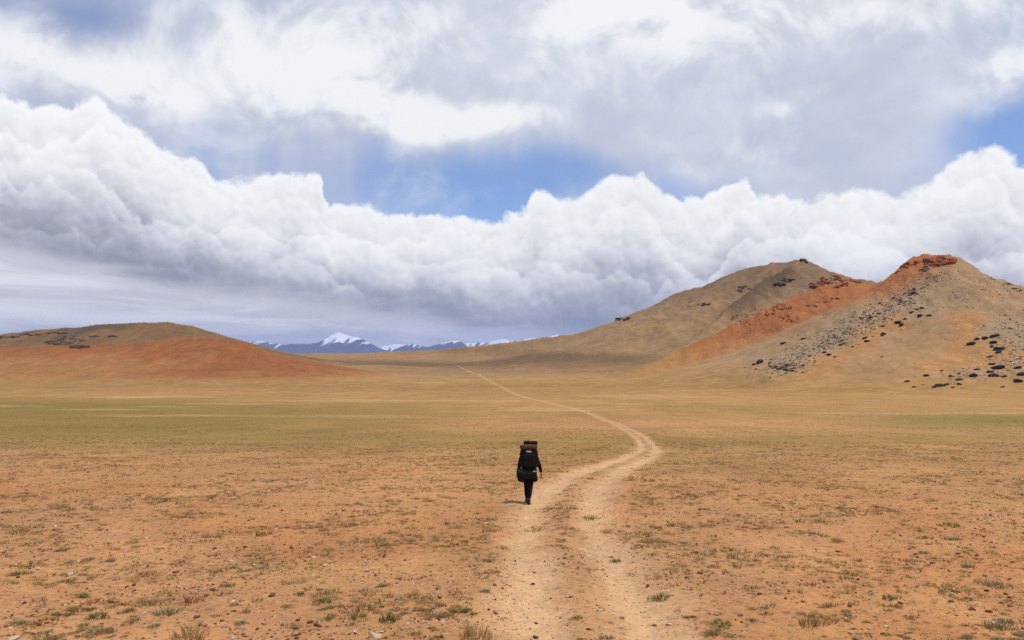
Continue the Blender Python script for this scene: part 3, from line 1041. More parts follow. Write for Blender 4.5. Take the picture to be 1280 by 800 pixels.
outcrop('faint brown rock line right of the boulder band', [(1256, 394, 10, 1.0)], M_BROWNROCK, 12, 1.1, 0.4, 16)

# dark boulders: a diagonal band of scree, and a cluster low on the right
BM = [np_mesh('dark_boulder', rock_shape(300 + k, ICO2, 9, 0.12) * (1.0, 0.75, 0.42), ICO2[1], False) for k in range(5)]


def Z3(a, b, w, h=0):
    return (920 + a / 3.556, 300 + b / 3.556, w / 3.556)


band = [Z3(*q) for q in [(805, 310, 20), (826, 304, 24), (820, 337, 36), (860, 336, 26), (722, 368, 30), (735, 378, 30), (655, 422, 34), (585, 451, 34), (575, 436, 24), (655, 383, 16), (780, 321, 22), (752, 352, 18), (520, 475, 24), (468, 466, 26),
                         (415, 512, 22), (392, 500, 22), (440, 521, 20), (480, 460, 18), (300, 440, 26), (212, 460, 28), (105, 545, 44), (80, 555, 22), (40, 568, 14), (620, 341, 22), (600, 346, 22), (636, 328, 22), (790, 236, 22), (772, 246, 22), (826, 215, 16),
                         (560, 352, 18), (440, 395, 12), (480, 366, 12), (350, 545, 16), (650, 520, 16), (155, 533, 12)]]
for _ in range(62):
    t = rnd.random() ** 0.8
    band.append(Z3(rnd.gauss(200 + 20, 56), rnd.gauss(568, 17), rnd.uniform(10, 24)) if rnd.random() < 0.6 else Z3(200 + 620 * t + rnd.gauss(0, 20), 560 - 320 * t + rnd.gauss(0, 26), rnd.uniform(7, 18)))
low = [Z3(*q) for q in [(1045, 462, 44), (1072, 441, 26), (1108, 437, 40), (1152, 428, 52), (1146, 457, 34), (1136, 475, 20), (1165, 488, 58), (1168, 500, 50), (1130, 519, 28), (1140, 553, 30), (1164, 571, 58), (1128, 590, 32), (1145, 606, 54), (1195, 608, 32),
                        (1255, 571, 36), (1266, 600, 42), (1252, 631, 48), (1185, 655, 26), (1072, 577, 28), (1056, 606, 44), (990, 595, 20), (955, 607, 28), (992, 622, 46), (915, 582, 22), (848, 604, 28), (760, 630, 26), (792, 655, 22), (908, 650, 56),
                        (934, 644, 32), (965, 657, 18), (880, 656, 28), (992, 643, 26), (1010, 572, 14), (1210, 580, 18), (1225, 540, 14), (1275, 488, 14)]]


def boulders(lst, label, group):
    hits = land_hits([(a, b) for a, b, w in lst])
    k = 0
    for (a, b, w), p in zip(lst, hits):
        if p is None or p[1] > 560:
            continue
        s = 0.5 * w / F * p[1]
        ob = link('dark_boulder', BM[k % 5], M_DARK)
        z = float(ground_at([p])[0])
        ob.location = (p[0], p[1], z + 0.06 * s)
        ob.scale = (s * 1.08, s * rnd.uniform(.8, 1.1), s * rnd.uniform(1.1, 1.7))
        ob.rotation_euler = (rnd.uniform(-.1, .3), rnd.uniform(-.15, .15), rnd.uniform(-.5, .5))
        tag(ob, label, 'boulder', group)
        k += 1


boulders(band, 'dark boulder in the diagonal band of grey scree down the right hill', 'boulders in the scree band')
boulders(low, 'dark flat boulder in the cluster low on the right hill, by the picture edge', 'boulders low on the right hill')


def scree(label, regions, seed, tones, lo, hi):
    """loose stones over a slope: regions of (px, py, half width, half height, tilt, count)"""
    rs = np.random.RandomState(seed)
    pix = []
    for (a, b, w, h, tilt, n) in regions:
        u, v = rs.normal(0, .5, n) * w, rs.normal(0, .5, n) * h
        pix += [(a + p, b + q + tilt * p) for p, q in zip(u, v)]
    pts = np.array([p for p in land_hits(pix) if p is not None and p[1] < 600])
    zz = ground_at(pts)
    V, FC, TC, off = [], [], [], 0
    for s in range(8):
        sel = np.arange(len(pts))[s::8]
        v = rock_shape(800 + s, ICO1, 8, 0.15) * (1, .8, .55)
        a = rs.uniform(0, 6.28, len(sel))
        k = rs.uniform(lo, hi, len(sel)) * rs.uniform(.4, 1, len(sel))
        P = np.empty((len(sel), len(v), 3))
        P[:, :, 0] = (v[:, 0] * np.cos(a)[:, None] - v[:, 1] * np.sin(a)[:, None]) * k[:, None] + pts[sel, 0][:, None]
        P[:, :, 1] = (v[:, 0] * np.sin(a)[:, None] + v[:, 1] * np.cos(a)[:, None]) * k[:, None] + pts[sel, 1][:, None]
        P[:, :, 2] = (v[:, 2] - .12) * k[:, None] + zz[sel][:, None]
        V.append(P.reshape(-1, 3))
        FC.append((ICO1[1][None] + (np.arange(len(sel)) * len(v))[:, None, None]).reshape(-1, 3) + off)
        pal = np.array(tones)
        TC.append(np.repeat(pal[rs.randint(0, len(pal), len(sel))] * rs.uniform(.75, 1.2, len(sel))[:, None], len(v), 0))
        off += len(sel) * len(v)
    me = np_mesh('scree', np.concatenate(V), np.concatenate(FC), False)
    set_color(me, 'tint', np.concatenate(TC))
    tag(link('scree', me, M_PEB), label, 'scree', None, 'stuff')


GREYS = [(.30, .24, .19), (.22, .17, .13), (.36, .30, .25), (.075, .062, .055), (.13, .10, .08), (.055, .048, .046)]
scree('grey rubble in a diagonal band down the right hill', [(1000, 442, 62, 15, -.42, 900), (1070, 408, 70, 17, -.55, 900), (1125, 380, 44, 18, -.75, 450), (985, 458, 34, 10, -.25, 350)], 51, GREYS, .35, 1.1)
scree('pale rubble low on the right hill by the picture edge', [(1262, 425, 34, 30, 0, 420), (1215, 468, 44, 12, -.1, 260), (1268, 455, 30, 16, 0, 260)], 52, GREYS + [(.42, .36, .30), (.38, .30, .22)], .35, 1.2)
scree('thin scatter of dark rubble over the upper right hill', [(1180, 380, 110, 40, .1, 200), (1240, 360, 60, 14, .55, 120), (1160, 345, 40, 10, 0, 130), (960, 398, 60, 18, -.5, 260)], 53, [(.16, .095, .055), (.10, .065, .045), (.22, .14, .085)], .25, .8)


# ---------------------------------------------------------------- tufts and stones of the plain
def tuft_arrays(seed, n, rad, hgt, lean, wid, dome=False):
    """blades rooted in a small disc: vertices, triangles and one tint per vertex"""
    rs = np.random.RandomState(seed)
    a = rs.uniform(0, 2 * np.pi, n)
    q = np.sqrt(rs.uniform(0, 1, n)) * rad * (0.75 + 0.25 * np.sin(a * 3 + seed) + 0.2 * np.sin(a * 2 + 2 * seed))
    bx, by = q * np.cos(a), q * np.sin(a)
    h = hgt * rs.uniform(0.45, 1.1, n) * (1 - 0.55 * (q / rad) ** 2)
    dirs = a + rs.normal(0, 0.7, n)
    ln = lean * h * rs.uniform(0.3, 1.3, n)
    w = wid * rs.uniform(0.6, 1.4, n)
    wa = rs.uniform(0, np.pi, n)
    wx, wy = np.cos(wa) * w * .5, np.sin(wa) * w * .5
    mx, my = bx + 0.35 * ln * np.cos(dirs), by + 0.35 * ln * np.sin(dirs)
    tx, ty = bx + ln * np.cos(dirs), by + ln * np.sin(dirs)
    zb = np.full(n, -0.015)
    v = np.stack([np.stack([bx - wx, by - wy, zb], 1), np.stack([bx + wx, by + wy, zb], 1), np.stack([mx + wx * .8, my + wy * .8, h * .6], 1), np.stack([mx - wx * .8, my - wy * .8, h * .6], 1), np.stack([tx, ty, h], 1)], 1)
    i = np.arange(n)[:, None] * 5
    f = np.concatenate([i + [0, 1, 2], i + [0, 2, 3], i + [3, 2, 4]], 0)
    t = np.repeat(rs.uniform(0, 1, n), 5)
    return v.reshape(-1, 3), f, t


KINDS = {   # colour pair of the blades (old, young), blades, radius, height, lean, width
    'straw': (C(.50, .325, .135), C(.41, .27, .105), 120, .18, .085, .9, .007),
    'olive': (C(.34, .235, .090), C(.26, .195, .070), 130, .18, .070, 1.0, .008),
    'sage': (C(.35, .285, .150), C(.27, .245, .125), 170, .21, .065, 1.0, .010),
    'green': (C(.25, .215, .075), C(.185, .18, .055), 170, .20, .080, .9, .009),
    'rust': (C(.36, .185, .070), C(.26, .13, .050), 90, .15, .060, 1.0, .007),
}


def blade_material():
    m, N, b = material('tuft_blades', 0.85, 0.15)
    c = attr(N, 'tint')
    oi = N.n.new('ShaderNodeObjectInfo').outputs['Random']
    N.put(b.inputs['Base Color'], N.vm('SCALE', c, N.m('MULTIPLY_ADD', oi, 0.35, 0.82)))
    tr = N.n.new('ShaderNodeBsdfTranslucent')
    N.put(tr.inputs[0], c)
    mx = N.n.new('ShaderNodeMixShader')
    mx.inputs[0].default_value = 0.25
    N.l.new(b.outputs[0], mx.inputs[1])
    N.l.new(tr.outputs[0], mx.inputs[2])
    N.l.new(mx.outputs[0], m.node_tree.nodes['Material Output'].inputs[0])
    return m


M_BLADE = blade_material()
TUFTM = {}
for kk, (c0, c1, n, rad, hg, ln, wd) in KINDS.items():
    for s in range(6):
        v, f, t = tuft_arrays(40 + s * 7 + len(kk), n, rad, hg, ln, wd)
        me = np_mesh('grass_tuft', v, f, False)
        set_color(me, 'tint', lerp(np.broadcast_to(c0, v.shape), c1, t))
        me.materials.append(M_BLADE)
        TUFTM.setdefault(kk, []).append(me)

TEXT = {'straw': ('dry straw-yellow grass tuft on the bare orange gravel', 'dry straw tufts near the camera'), 'olive': ('low olive-brown grass tuft on the bare orange gravel', 'olive tufts near the camera'),
        'sage': ('small grey-green cushion tuft on the bare orange gravel', 'grey-green tufts near the camera'), 'green': ('small fresh green grass tuft on the bare orange gravel', 'green tufts near the camera'),
        'rust': ('small rust-brown dead tuft on the bare orange gravel', 'rust-brown tufts near the camera')}


def put_tuft(kind, x, y, z, width, label, group=None, name='grass_tuft', hk=1.0, cat='grass tuft'):
    o = link(name, rnd.choice(TUFTM[kind]))
    s = width / (2 * KINDS[kind][3])
    o.location = (x, y, z)
    hh = min(s, 0.55 + 0.45 * s)
    o.scale = (s, s * rnd.uniform(.7, 1.0), hh * rnd.uniform(.8, 1.2) * hk)
    o.rotation_euler = (0, 0, rnd.uniform(0, 6.28))
    tag(o, label, cat, group)
    return o


SPECIAL = [
    (487, 776, 'green', 38, 1.3, 'bright green bushy tuft left of the track, with the pale stone before it'),
    (375, 744, 'green', 17, 1.5, 'compact dark green bush standing alone left of the track'),
    (480, 733, 'green', 22, 1.0, 'dark green tuft up-slope of the bright bushy tuft, left of the track'),
    (238, 799, 'straw', 66, 1.5, 'large feathery straw clump at the bottom edge on the left'),
    (596, 799, 'straw', 58, 1.5, 'large straw clump at the bottom edge beside the left rut'),
    (121, 773, 'green', 40, 1.2, 'wide dark green tuft in the lower left corner area'),
    (160, 765, 'olive', 24, 1.1, 'olive tuft touching the right end of a wide dark green one'),
    (208, 768, 'sage', 44, 1.3, 'broad pale sage mat left of the straw clump at the bottom edge'),
    (193, 783, 'sage', 22, 1.1, 'small pale sage tuft just below the broad sage mat'),
    (240, 753, 'rust', 38, 1.3, 'wide rust-brown tuft in the left foreground above the sage mat'),
    (22, 718, 'green', 30, 0.8, 'flat green tuft at the left edge of the picture'),
    (78, 688, 'green', 24, 0.8, 'flat green tuft in the left foreground, a little in from the edge'),
    (136, 702, 'sage', 26, 0.8, 'flat sage tuft in the left foreground right of the flat green ones'),
    (102, 747, 'green', 28, 1.0, 'green tuft with a dead grey half in the left foreground'),
    (282, 733, 'sage', 26, 1.2, 'grey-green shrubby tuft left of the compact dark bush'),
    (293, 757, 'olive', 19, 1.0, 'dark olive tuft between the rust tuft and the compact bush'),
    (301, 780, 'sage', 26, 1.0, 'faint sage tuft right of the bottom straw clump'),
    (358, 759, 'olive', 18, 1.0, 'small olive tuft just below the compact dark bush'),
    (738, 646, 'olive', 34, 1.2, 'spreading olive tuft on the right rut beyond the walker\'s feet'),
    (672, 660, 'straw', 34, 0.8, 'faded straw tuft between the two ruts behind the walker'),
    (770, 698, 'sage', 20, 1.4, 'pale upright sage tuft at the right verge of the track'),
    (580, 678, 'olive', 18, 1.0, 'olive tuft at the left verge of the track'),
    (608, 703, 'sage', 24, 1.0, 'thin sage tuft on the left lip of the track'),
    (607, 742, 'sage', 20, 1.2, 'bleached grey tuft on the left lip of the track near the bottom'),
    (721, 775, 'olive', 18, 1.5, 'short dark tuft between the ruts near the bottom edge'),
    (826, 748, 'green', 30, 1.6, 'bushy dark green tuft right of the track'),
    (1015, 782, 'olive', 46, 1.4, 'large tangled olive tuft at the bottom right of the track'),
    (1242, 732, 'sage', 46, 1.1, 'widest grey-green cushion at the right edge, near the red stone'),
    (1210, 709, 'sage', 22, 1.2, 'dark grey-green cushion up-slope of the widest one at the right edge'),
    (1192, 675, 'sage', 30, 0.9, 'flat grey-green cushion on a red patch at the right'),
    (1190, 658, 'green', 44, 0.8, 'broad flat green patch tuft at the right, beyond the cushions'),
    (1154, 692, 'sage', 18, 1.2, 'upright sage tuft left of the grey-green cushions'),
    (1110, 704, 'straw', 26, 1.2, 'straw tuft on the red patch right of the track'),
    (1046, 677, 'olive', 26, 1.0, 'greyish olive tuft on the far side of the red patch'),
    (1072, 702, 'rust', 18, 1.2, 'rust-brown tuft left of the straw tuft on the red patch'),
    (1112, 749, 'green', 30, 1.2, 'loose green tuft in the right foreground, left of the red stone'),
    (1036, 759, 'olive', 26, 1.3, 'upright olive tuft up-slope of the large tangled one'),
    (1256, 778, 'sage', 32, 1.2, 'hazy sage tuft in the bottom right corner'),
]
STONES = [
    (470, 796, 'pale', 19, 'largest pale slab at the bottom edge, left of the track'),
    (554, 778, 'pale', 9, 'pale stone between the bright green tuft and the track'),
    (444, 790, 'pale', 7, 'small white stone left of the pale slab at the bottom edge'),
    (180, 767, 'pale', 9, 'pale stone between the olive tuft and the sage mat'),
    (141, 723, 'grey', 11, 'upright grey stone in the left foreground'),
    (160, 733, 'red', 6, 'small dark stone below the upright grey stone'),
    (220, 716, 'red', 9, 'flat black-red stone in the left foreground'),
    (258, 745, 'red', 9, 'dark stone above the right end of the rust tuft'),
    (247, 772, 'red', 13, 'dark maroon stone up-slope of the bottom straw clump'),
    (262, 762, 'grey', 12, 'flat grey stone behind the dark maroon one'),
    (48, 712, 'pale', 9, 'pale flat stone right of the flat green edge tuft'),
    (18, 799, 'pale', 16, 'pinkish slab in the bottom left corner'),
    (836, 778, 'pale', 10, 'pale pink stone right of the track near the bottom'),
    (818, 776, 'red', 9, 'dark rounded stone left of the pale pink stone'),
    (899, 775, 'grey', 7, 'pale grey stone below right of the pale pink one'),
    (925, 770, 'red', 11, 'reddish stone right of the pale pink one'),
    (619, 768, 'red', 9, 'dark stone on the left lip of the track near the bottom'),
    (619, 750, 'red', 7, 'dark stone up-slope on the left lip of the track'),
    (668, 712, 'red', 6, 'first of a string of dark stones between the ruts'),
    (666, 725, 'red', 8, 'lowest and largest of the dark stones between the ruts'),
    (1189, 753, 'red', 11, 'red-brown block near the right edge'),
    (1233, 739, 'red', 9, 'dark stone in front of the widest grey-green cushion'),
    (1237, 765, 'red', 11, 'brown stone in the right corner below the red-brown block'),
    (1070, 741, 'red', 5, 'small dark stone left of the loose green tuft on the right'),
    (986, 739, 'red', 7, 'small black stone in the right foreground'),
    (1252, 717, 'pale', 7, 'white stone right of the dark cushion at the right edge'),
    (660, 799, 'red', 9, 'dark stone at the bottom edge in the left rut'),
    (735, 790, 'red', 8, 'dark stone in the right rut near the bottom edge'),
    (1242, 779, 'pale', 8, 'pale stone under the hazy sage tuft in the right corner'),
]
STONEM = [np_mesh('stone', rock_shape(500 + k, ICO2, 10, 0.10) * (1.0, .8, .62), ICO2[1], False) for k in range(6)]
MST = {'pale': M_PALE, 'grey': M_GREYST, 'red': M_REDST}


def put_stone(kind, x, y, z, w, label, group=None, flat=1.0):
    o = bpy.data.objects.new('stone', STONEM[rnd.randrange(6)])
    COL.objects.link(o)
    if not o.data.materials:
        o.data.materials.append(None)
    o.material_slots[0].link = 'OBJECT'
    o.material_slots[0].material = MST[kind]
    s = w * 0.5
    o.location = (x, y, z + s * 0.22 * flat)
    o.scale = (s, s, s * flat)
    o.rotation_euler = (rnd.uniform(-.2, .2), rnd.uniform(-.2, .2), rnd.uniform(0, 6.28))
    tag(o, label, 'stone', group)


taken = []
hits = land_hits([(p[0], p[1]) for p in SPECIAL])
zz = ground_at(hits)
for (a, b, kind, w, hk, lab), (x, y), z in zip(SPECIAL, hits, zz):
    put_tuft(kind, x, y, z, w * 1.1 / F * y, lab, None, 'grass_tuft', hk)
    taken.append((x, y, w * .6 / F * y))
hits = land_hits([(p[0], p[1]) for p in STONES])
zz = ground_at(hits)
for (a, b, kind, w, lab), (x, y), z in zip(STONES, hits, zz):
    put_stone(kind, x, y, z, w / F * y, lab, None, 0.75)
    taken.append((x, y, w * .5 / F * y))
taken = np.array(taken)


def scatter(n, y0, y1, power, seed, wide=0.70):
    """random places of the plain in front of the camera, thinning with distance by POWER"""
    rs = np.random.RandomState(seed)
    u = rs.uniform(0, 1, n)
    if abs(power - 1) < 1e-6:
        y = y0 * (y1 / y0) ** u
    else:
        k = 1 - power
        y = (y0 ** k + u * (y1 ** k - y0 ** k)) ** (1 / k)
    x = rs.uniform(-1, 1, n) * (wide * y + 1.5)
    return x, y, rs


def clear_of(x, y, r):
    ok = np.ones(len(x), bool)
    for tx, ty, tr in taken:
        ok &= np.hypot(x - tx, y - ty) > tr + r
    return ok


# -- tufts: the nearest are things of their own, the rest grass
x, y, rs = scatter(90000, 8.2, 62, -0.05, 3)
m, rut, d = track_mask(x, y)
clump = fbm(x, y, 2.4, 3, 0.6, 15.0) + 0.45 * fbm(x, y, 9, 2, 0.5, 25.0)
keep = (rs.uniform(0, 1, len(x)) < np.clip(0.22 + 1.0 * clump + 0.24 * sstep(22, 48, y) - 0.25 * sstep(50, 62, y), 0.05, 1)) & (rs.uniform(0, 1, len(x)) > np.clip(1.75 * m - .10 + .0 * d, 0, 0.985)) & clear_of(x, y, 0.12)
x, y, m = x[keep], y[keep], m[keep]
o = np.argsort(y)
x, y, m = x[o], y[o], m[o]
kinds = np.array(['straw', 'olive', 'sage', 'green', 'rust'])
tone = fbm(x, y, 5, 3, 0.5, 35.0)
kp = np.stack([0.30 + 0 * x, 0.27 + 0 * x, 0.20 + 0.3 * np.clip(tone, 0, 1), 0.10 + 0.25 * np.clip(tone, 0, 1) + 0.1 * sstep(25, 45, y), 0.13 - 0.08 * sstep(20, 40, y)], 1)
kp /= kp.sum(1)[:, None]
kidx = (np.random.RandomState(4).uniform(0, 1, len(x))[:, None] > kp.cumsum(1)).sum(1).clip(0, 4)
wd = np.random.RandomState(5).lognormal(-1.90, 0.50, len(x)).clip(0.045, 0.60)
z = land_height(x, y)
inview = (np.abs(x) < 0.655 * y) & (y > 10.0)
NIND = 255
ind = np.nonzero(inview)[0][:NIND]
for i in ind:
    k = kinds[kidx[i]]
    put_tuft(k, x[i], y[i], z[i], wd[i], TEXT[k][0], TEXT[k][1])
rest = np.ones(len(x), bool)
rest[ind] = False


def merged_tufts(name, x, y, z, kidx, wd, blades, label, widen=1.0):
    V, FC, TC, off = [], [], [], 0
    rs = np.random.RandomState(9)
    for k in range(5):
        c0, c1, n, rad, hg, ln, w = KINDS[kinds[k]]
        for s in range(6):
            sel = np.nonzero((kidx == k) & (np.arange(len(x)) % 6 == s))[0]
            if not len(sel):
                continue
            v, f, t = tuft_arrays(900 + s * 13 + k, blades, rad, hg, ln, w * widen)
            sc = wd[sel] / (2 * rad)
            a = rs.uniform(0, 6.28, len(sel))
            ca, sa = np.cos(a), np.sin(a)
            hh = np.minimum(sc, 0.55 + 0.45 * sc) * rs.uniform(.7, 1.25, len(sel))
            P = np.empty((len(sel), len(v), 3))
            P[:, :, 0] = (v[:, 0] * ca[:, None] - v[:, 1] * sa[:, None]) * sc[:, None] + x[sel][:, None]
            P[:, :, 1] = (v[:, 0] * sa[:, None] + v[:, 1] * ca[:, None]) * sc[:, None] + y[sel][:, None]
            P[:, :, 2] = v[:, 2] * hh[:, None] + z[sel][:, None]
            V.append(P.reshape(-1, 3))
            FC.append((f[None] + (np.arange(len(sel)) * len(v))[:, None, None]).reshape(-1, 3) + off)
            bri = rs.uniform(.78, 1.2, len(sel))
            TC.append((lerp(np.broadcast_to(c0, v.shape), c1, t)[None] * bri[:, None, None]).reshape(-1, 3))
            off += len(sel) * len(v)
    me = np_mesh(name, np.concatenate(V), np.concatenate(FC), False)
    set_color(me, 'tint', np.concatenate(TC))
    tag(link(name, me, M_BLADE), label, 'grass', None, 'stuff')


nearg = rest & (y < 30)
merged_tufts('grass', x[nearg], y[nearg], z[nearg], kidx[nearg], wd[nearg], 44, 'thin dry grass scattered over the gravel around and beyond the walker', 1.4)
farg = rest & (y >= 30)
x2, y2, rs = scatter(32000, 57, 220, 0.3, 8, 0.68)
m2, _, _ = track_mask(x2, y2)
k2 = (rs.uniform(0, 1, len(x2)) > m2 * 1.2) & (rs.uniform(0, 1, len(x2)) < np.clip(.45 + fbm(x2, y2, 16, 3, .5, 45.) * 1.3, .05, 1))
x2, y2 = x2[k2], y2[k2]
xa, ya = np.concatenate([x[farg], x2]), np.concatenate([y[farg], y2])
za = np.concatenate([z[farg], land_height(x2, y2)])
ka = np.concatenate([kidx[farg], np.random.RandomState(2).choice([0, 1, 1, 3, 3, 2], len(x2))])
wa = np.concatenate([wd[farg], rs.uniform(.12, .42, len(x2))])
merged_tufts('grass', xa, ya, za, ka, wa, 16, 'sparse turf thickening across the middle of the plain', 2.2)

# -- stones: the largest near ones are things, the rest gravel
x, y, rs = scatter(150000, 8.2, 60, 0.22, 13)
sz = rs.lognormal(-3.75, 0.58, len(x)).clip(0.010, 0.12)
m, rut, d = track_mask(x, y)
patch = fbm(x, y, 3.5, 3, 0.6, 55.0)
k = (rs.uniform(0, 1, len(x)) < np.clip(0.45 + patch * 1.4, .08, 1)) & (rs.uniform(0, 1, len(x)) > 0.75 * m) & clear_of(x, y, 0.03)
x, y, sz, m = x[k], y[k], sz[k], m[k]
z = land_height(x, y)
view = (np.abs(x) < 0.655 * y) & (y > 10)
order = np.argsort(-np.where(view, sz / y, 0))
ind = order[:250]
STXT = {'pale': ('small pale stone lying on the orange gravel', 'pale stones near the camera'), 'grey': ('small grey-brown stone lying on the orange gravel', 'grey-brown stones near the camera'), 'red': ('small dark red-black stone lying on the orange gravel', 'dark stones near the camera')}
for i in ind:
    kd = rnd.choice(['pale', 'red', 'red', 'grey', 'red'])
    put_stone(kd, x[i], y[i], z[i], sz[i] * 1.05, STXT[kd][0], STXT[kd][1], rnd.uniform(.6, 1.1))
rest = np.ones(len(x), bool)
rest[ind] = False
x, y, z, sz = x[rest], y[rest], z[rest], sz[rest]
V, FC, TC, off = [], [], [], 0
rs = np.random.RandomState(21)
for s in range(12):
    sel = np.arange(len(x))[s::12]
    v = rock_shape(700 + s, ICO1, 6, 0.12) * (1, .8, .6)
    a = rs.uniform(0, 6.28, len(sel))
    hs_ = sz[sel] * 0.5
    P = np.empty((len(sel), len(v), 3))
    P[:, :, 0] = (v[:, 0] * np.cos(a)[:, None] - v[:, 1] * np.sin(a)[:, None]) * hs_[:, None] + x[sel][:, None]
    P[:, :, 1] = (v[:, 0] * np.sin(a)[:, None] + v[:, 1] * np.cos(a)[:, None]) * hs_[:, None] + y[sel][:, None]
    P[:, :, 2] = (v[:, 2] + 0.2) * hs_[:, None] + z[sel][:, None]
    V.append(P.reshape(-1, 3))
    FC.append((ICO1[1][None] + (np.arange(len(sel)) * len(v))[:, None, None]).reshape(-1, 3) + off)
    pal = np.array([[.42, .27, .16], [.33, .17, .085], [.12, .055, .035], [.16, .085, .05], [.24, .14, .085], [.52, .40, .29]])
    cc = pal[rs.choice(6, len(sel), p=[.14, .16, .28, .2, .13, .09])]
    TC.append(np.repeat(cc, len(v), 0))
    off += len(sel) * len(v)
me = np_mesh('gravel', np.concatenate(V), np.concatenate(FC), False)
set_color(me, 'tint', np.concatenate(TC))
tag(link('gravel', me, M_PEB), 'loose pebbles strewn over the orange plain', 'gravel', None, 'stuff')


# ---------------------------------------------------------------- the walker and the pack
def skin_mesh(chains, sub=2, name='skin'):
    """one surface grown round connected joints; chains: list of [(co, radius), ...]; chains sharing a joint (same co) are joined"""
    verts, rad, edges, idx = [], [], [], {}
    for ch in chains:
        prev = None
        for co, r in ch:
            key = tuple(round(c, 4) for c in co)
            if key not in idx:
                idx[key] = len(verts)
                verts.append(co)
                rad.append(r if isinstance(r, tuple) else (r, r))
            i = idx[key]
            if prev is not None and prev != i:
                edges.append((prev, i))
            prev = i
    me = bpy.data.meshes.new(name)
    me.from_pydata(verts, edges, [])
    ob = bpy.data.objects.new(name, me)
    COL.objects.link(ob)
    sk = ob.modifiers.new('skin', 'SKIN')
    sk.use_smooth_shade = True
    lay = me.skin_vertices[0].data
    for i, r in enumerate(rad):
        lay[i].radius = r
        lay[i].use_root = i == 0
    su = ob.modifiers.new('sub', 'SUBSURF')
    su.levels = su.render_levels = sub
    dg = bpy.context.evaluated_depsgraph_get()
    out = bpy.data.meshes.new_from_object(ob.evaluated_get(dg))
    bpy.data.objects.remove(ob)
    bpy.data.meshes.remove(me)
    return out


def join_meshes(lst, name):
    bm = bmesh.new()
    for m in lst:
        bm.from_mesh(m)
    out = bpy.data.meshes.new(name)
    bm.to_mesh(out)
    bm.free()
    for p in out.polygons:
        p.use_smooth = True
    return out


def remeshed(me, size):
    ob = bpy.data.objects.new('tmp', me)
    COL.objects.link(ob)
    r = ob.modifiers.new('r', 'REMESH')
    r.mode = 'VOXEL'
    r.voxel_size = size
    r.use_smooth_shade = True
    s = ob.modifiers.new('s', 'SMOOTH')
    s.factor = 0.5
    s.iterations = 2
    out = bpy.data.meshes.new_from_object(ob.evaluated_get(bpy.context.evaluated_depsgraph_get()))
    bpy.data.objects.remove(ob)
    return out


def blob(loc, scale, sub=3, rot=(0, 0, 0), power=1.0):
    """a ball, or with power < 1 a cushion with squarer shoulders"""
    bm = bmesh.new()
    bmesh.ops.create_icosphere(bm, subdivisions=sub, radius=1)
    mt = Matrix.Translation(loc) @ Euler(rot).to_matrix().to_4x4()
    for v in bm.verts:
        c = Vector([math.copysign(abs(k) ** power, k) for k in v.co])
        v.co = mt @ Vector((c.x * scale[0], c.y * scale[1], c.z * scale[2]))
    me = bpy.data.meshes.new('blob')
    bm.to_mesh(me)
    bm.free()
    for p in me.polygons:
        p.use_smooth = True
    return me


def roll_mesh(p, q, r, seg=28, sag=0.0, wob=0.0, seed=1):
    """a stuffed roll with rounded ends from p to q"""
    rs = random.Random(seed)
    p, q = Vector(p), Vector(q)
    ax = (q - p).normalized()
    u = ax.orthogonal().normalized()
    w = ax.cross(u)
    L = (q - p).length
    rings = [(0, 0.35), (0.0, 0.75), (0.02, .93), (0.06, 1.0), (0.25, 1.02), (0.5, 1.0), (0.75, 1.02), (0.94, 1.0), (0.98, .93), (1, .75), (1, 0.35)]
    bm = bmesh.new()
    R_ = []
    for t, k in rings:
        ring = []
        for s in range(seg):
            a = 2 * math.pi * s / seg
            rr = r * k * (1 + wob * math.sin(3 * a + 9 * t + seed) + wob * rs.uniform(-.3, .3))
            ring.append(bm.verts.new(p + ax * (L * t) + (u * math.cos(a) + w * math.sin(a)) * rr + Vector((0, 0, -sag * math.sin(math.pi * t)))))
        R_.append(ring)
    for a, b in zip(R_, R_[1:]):
        for s in range(seg):
            bm.faces.new((a[s], a[(s + 1) % seg], b[(s + 1) % seg], b[s]))
    bm.faces.new(R_[0][::-1])
    bm.faces.new(R_[-1])
    bmesh.ops.recalc_face_normals(bm, faces=bm.faces)
    me = bpy.data.meshes.new('roll')
    bm.to_mesh(me)
    bm.free()
    for f in me.polygons:
        f.use_smooth = True
    return me


def slab(loc, size, rot=(0, 0, 0), bev=0.006):
    bm = bmesh.new()
    bmesh.ops.create_cube(bm, size=1)
    bmesh.ops.scale(bm, vec=size, verts=bm.verts)
    bmesh.ops.bevel(bm, geom=list(bm.edges), offset=min(bev, min(size) * .4), segments=2, affect='EDGES')
    bmesh.ops.transform(bm, matrix=Matrix.Translation(loc) @ Euler(rot).to_matrix().to_4x4(), verts=bm.verts)
    me = bpy.data.meshes.new('slab')
    bm.to_mesh(me)
    bm.free()
    return me


def strap_mesh(pts, width, thick=0.006, across=(1, 0, 0)):
    """a flat strap through points"""
    bm = bmesh.new()
    ac = Vector(across).normalized()
    prev = None
    P = [Vector(p) for p in pts]
    for i, p in enumerate(P):
        t = (P[min(i + 1, len(P) - 1)] - P[max(i - 1, 0)]).normalized()
        n = t.cross(ac).normalized()
        ring = [bm.verts.new(p + ac * sx * width / 2 + n * sn * thick / 2) for sx, sn in ((-1, -1), (1, -1), (1, 1), (-1, 1))]
        if prev:
            for s in range(4):
                bm.faces.new((prev[s], prev[(s + 1) % 4], ring[(s + 1) % 4], ring[s]))
        else:
            bm.faces.new(ring[::-1])
        prev = ring
    bm.faces.new(prev)
    bmesh.ops.recalc_face_normals(bm, faces=bm.faces)
    me = bpy.data.meshes.new('strap')
    bm.to_mesh(me)
    bm.free()
    return me


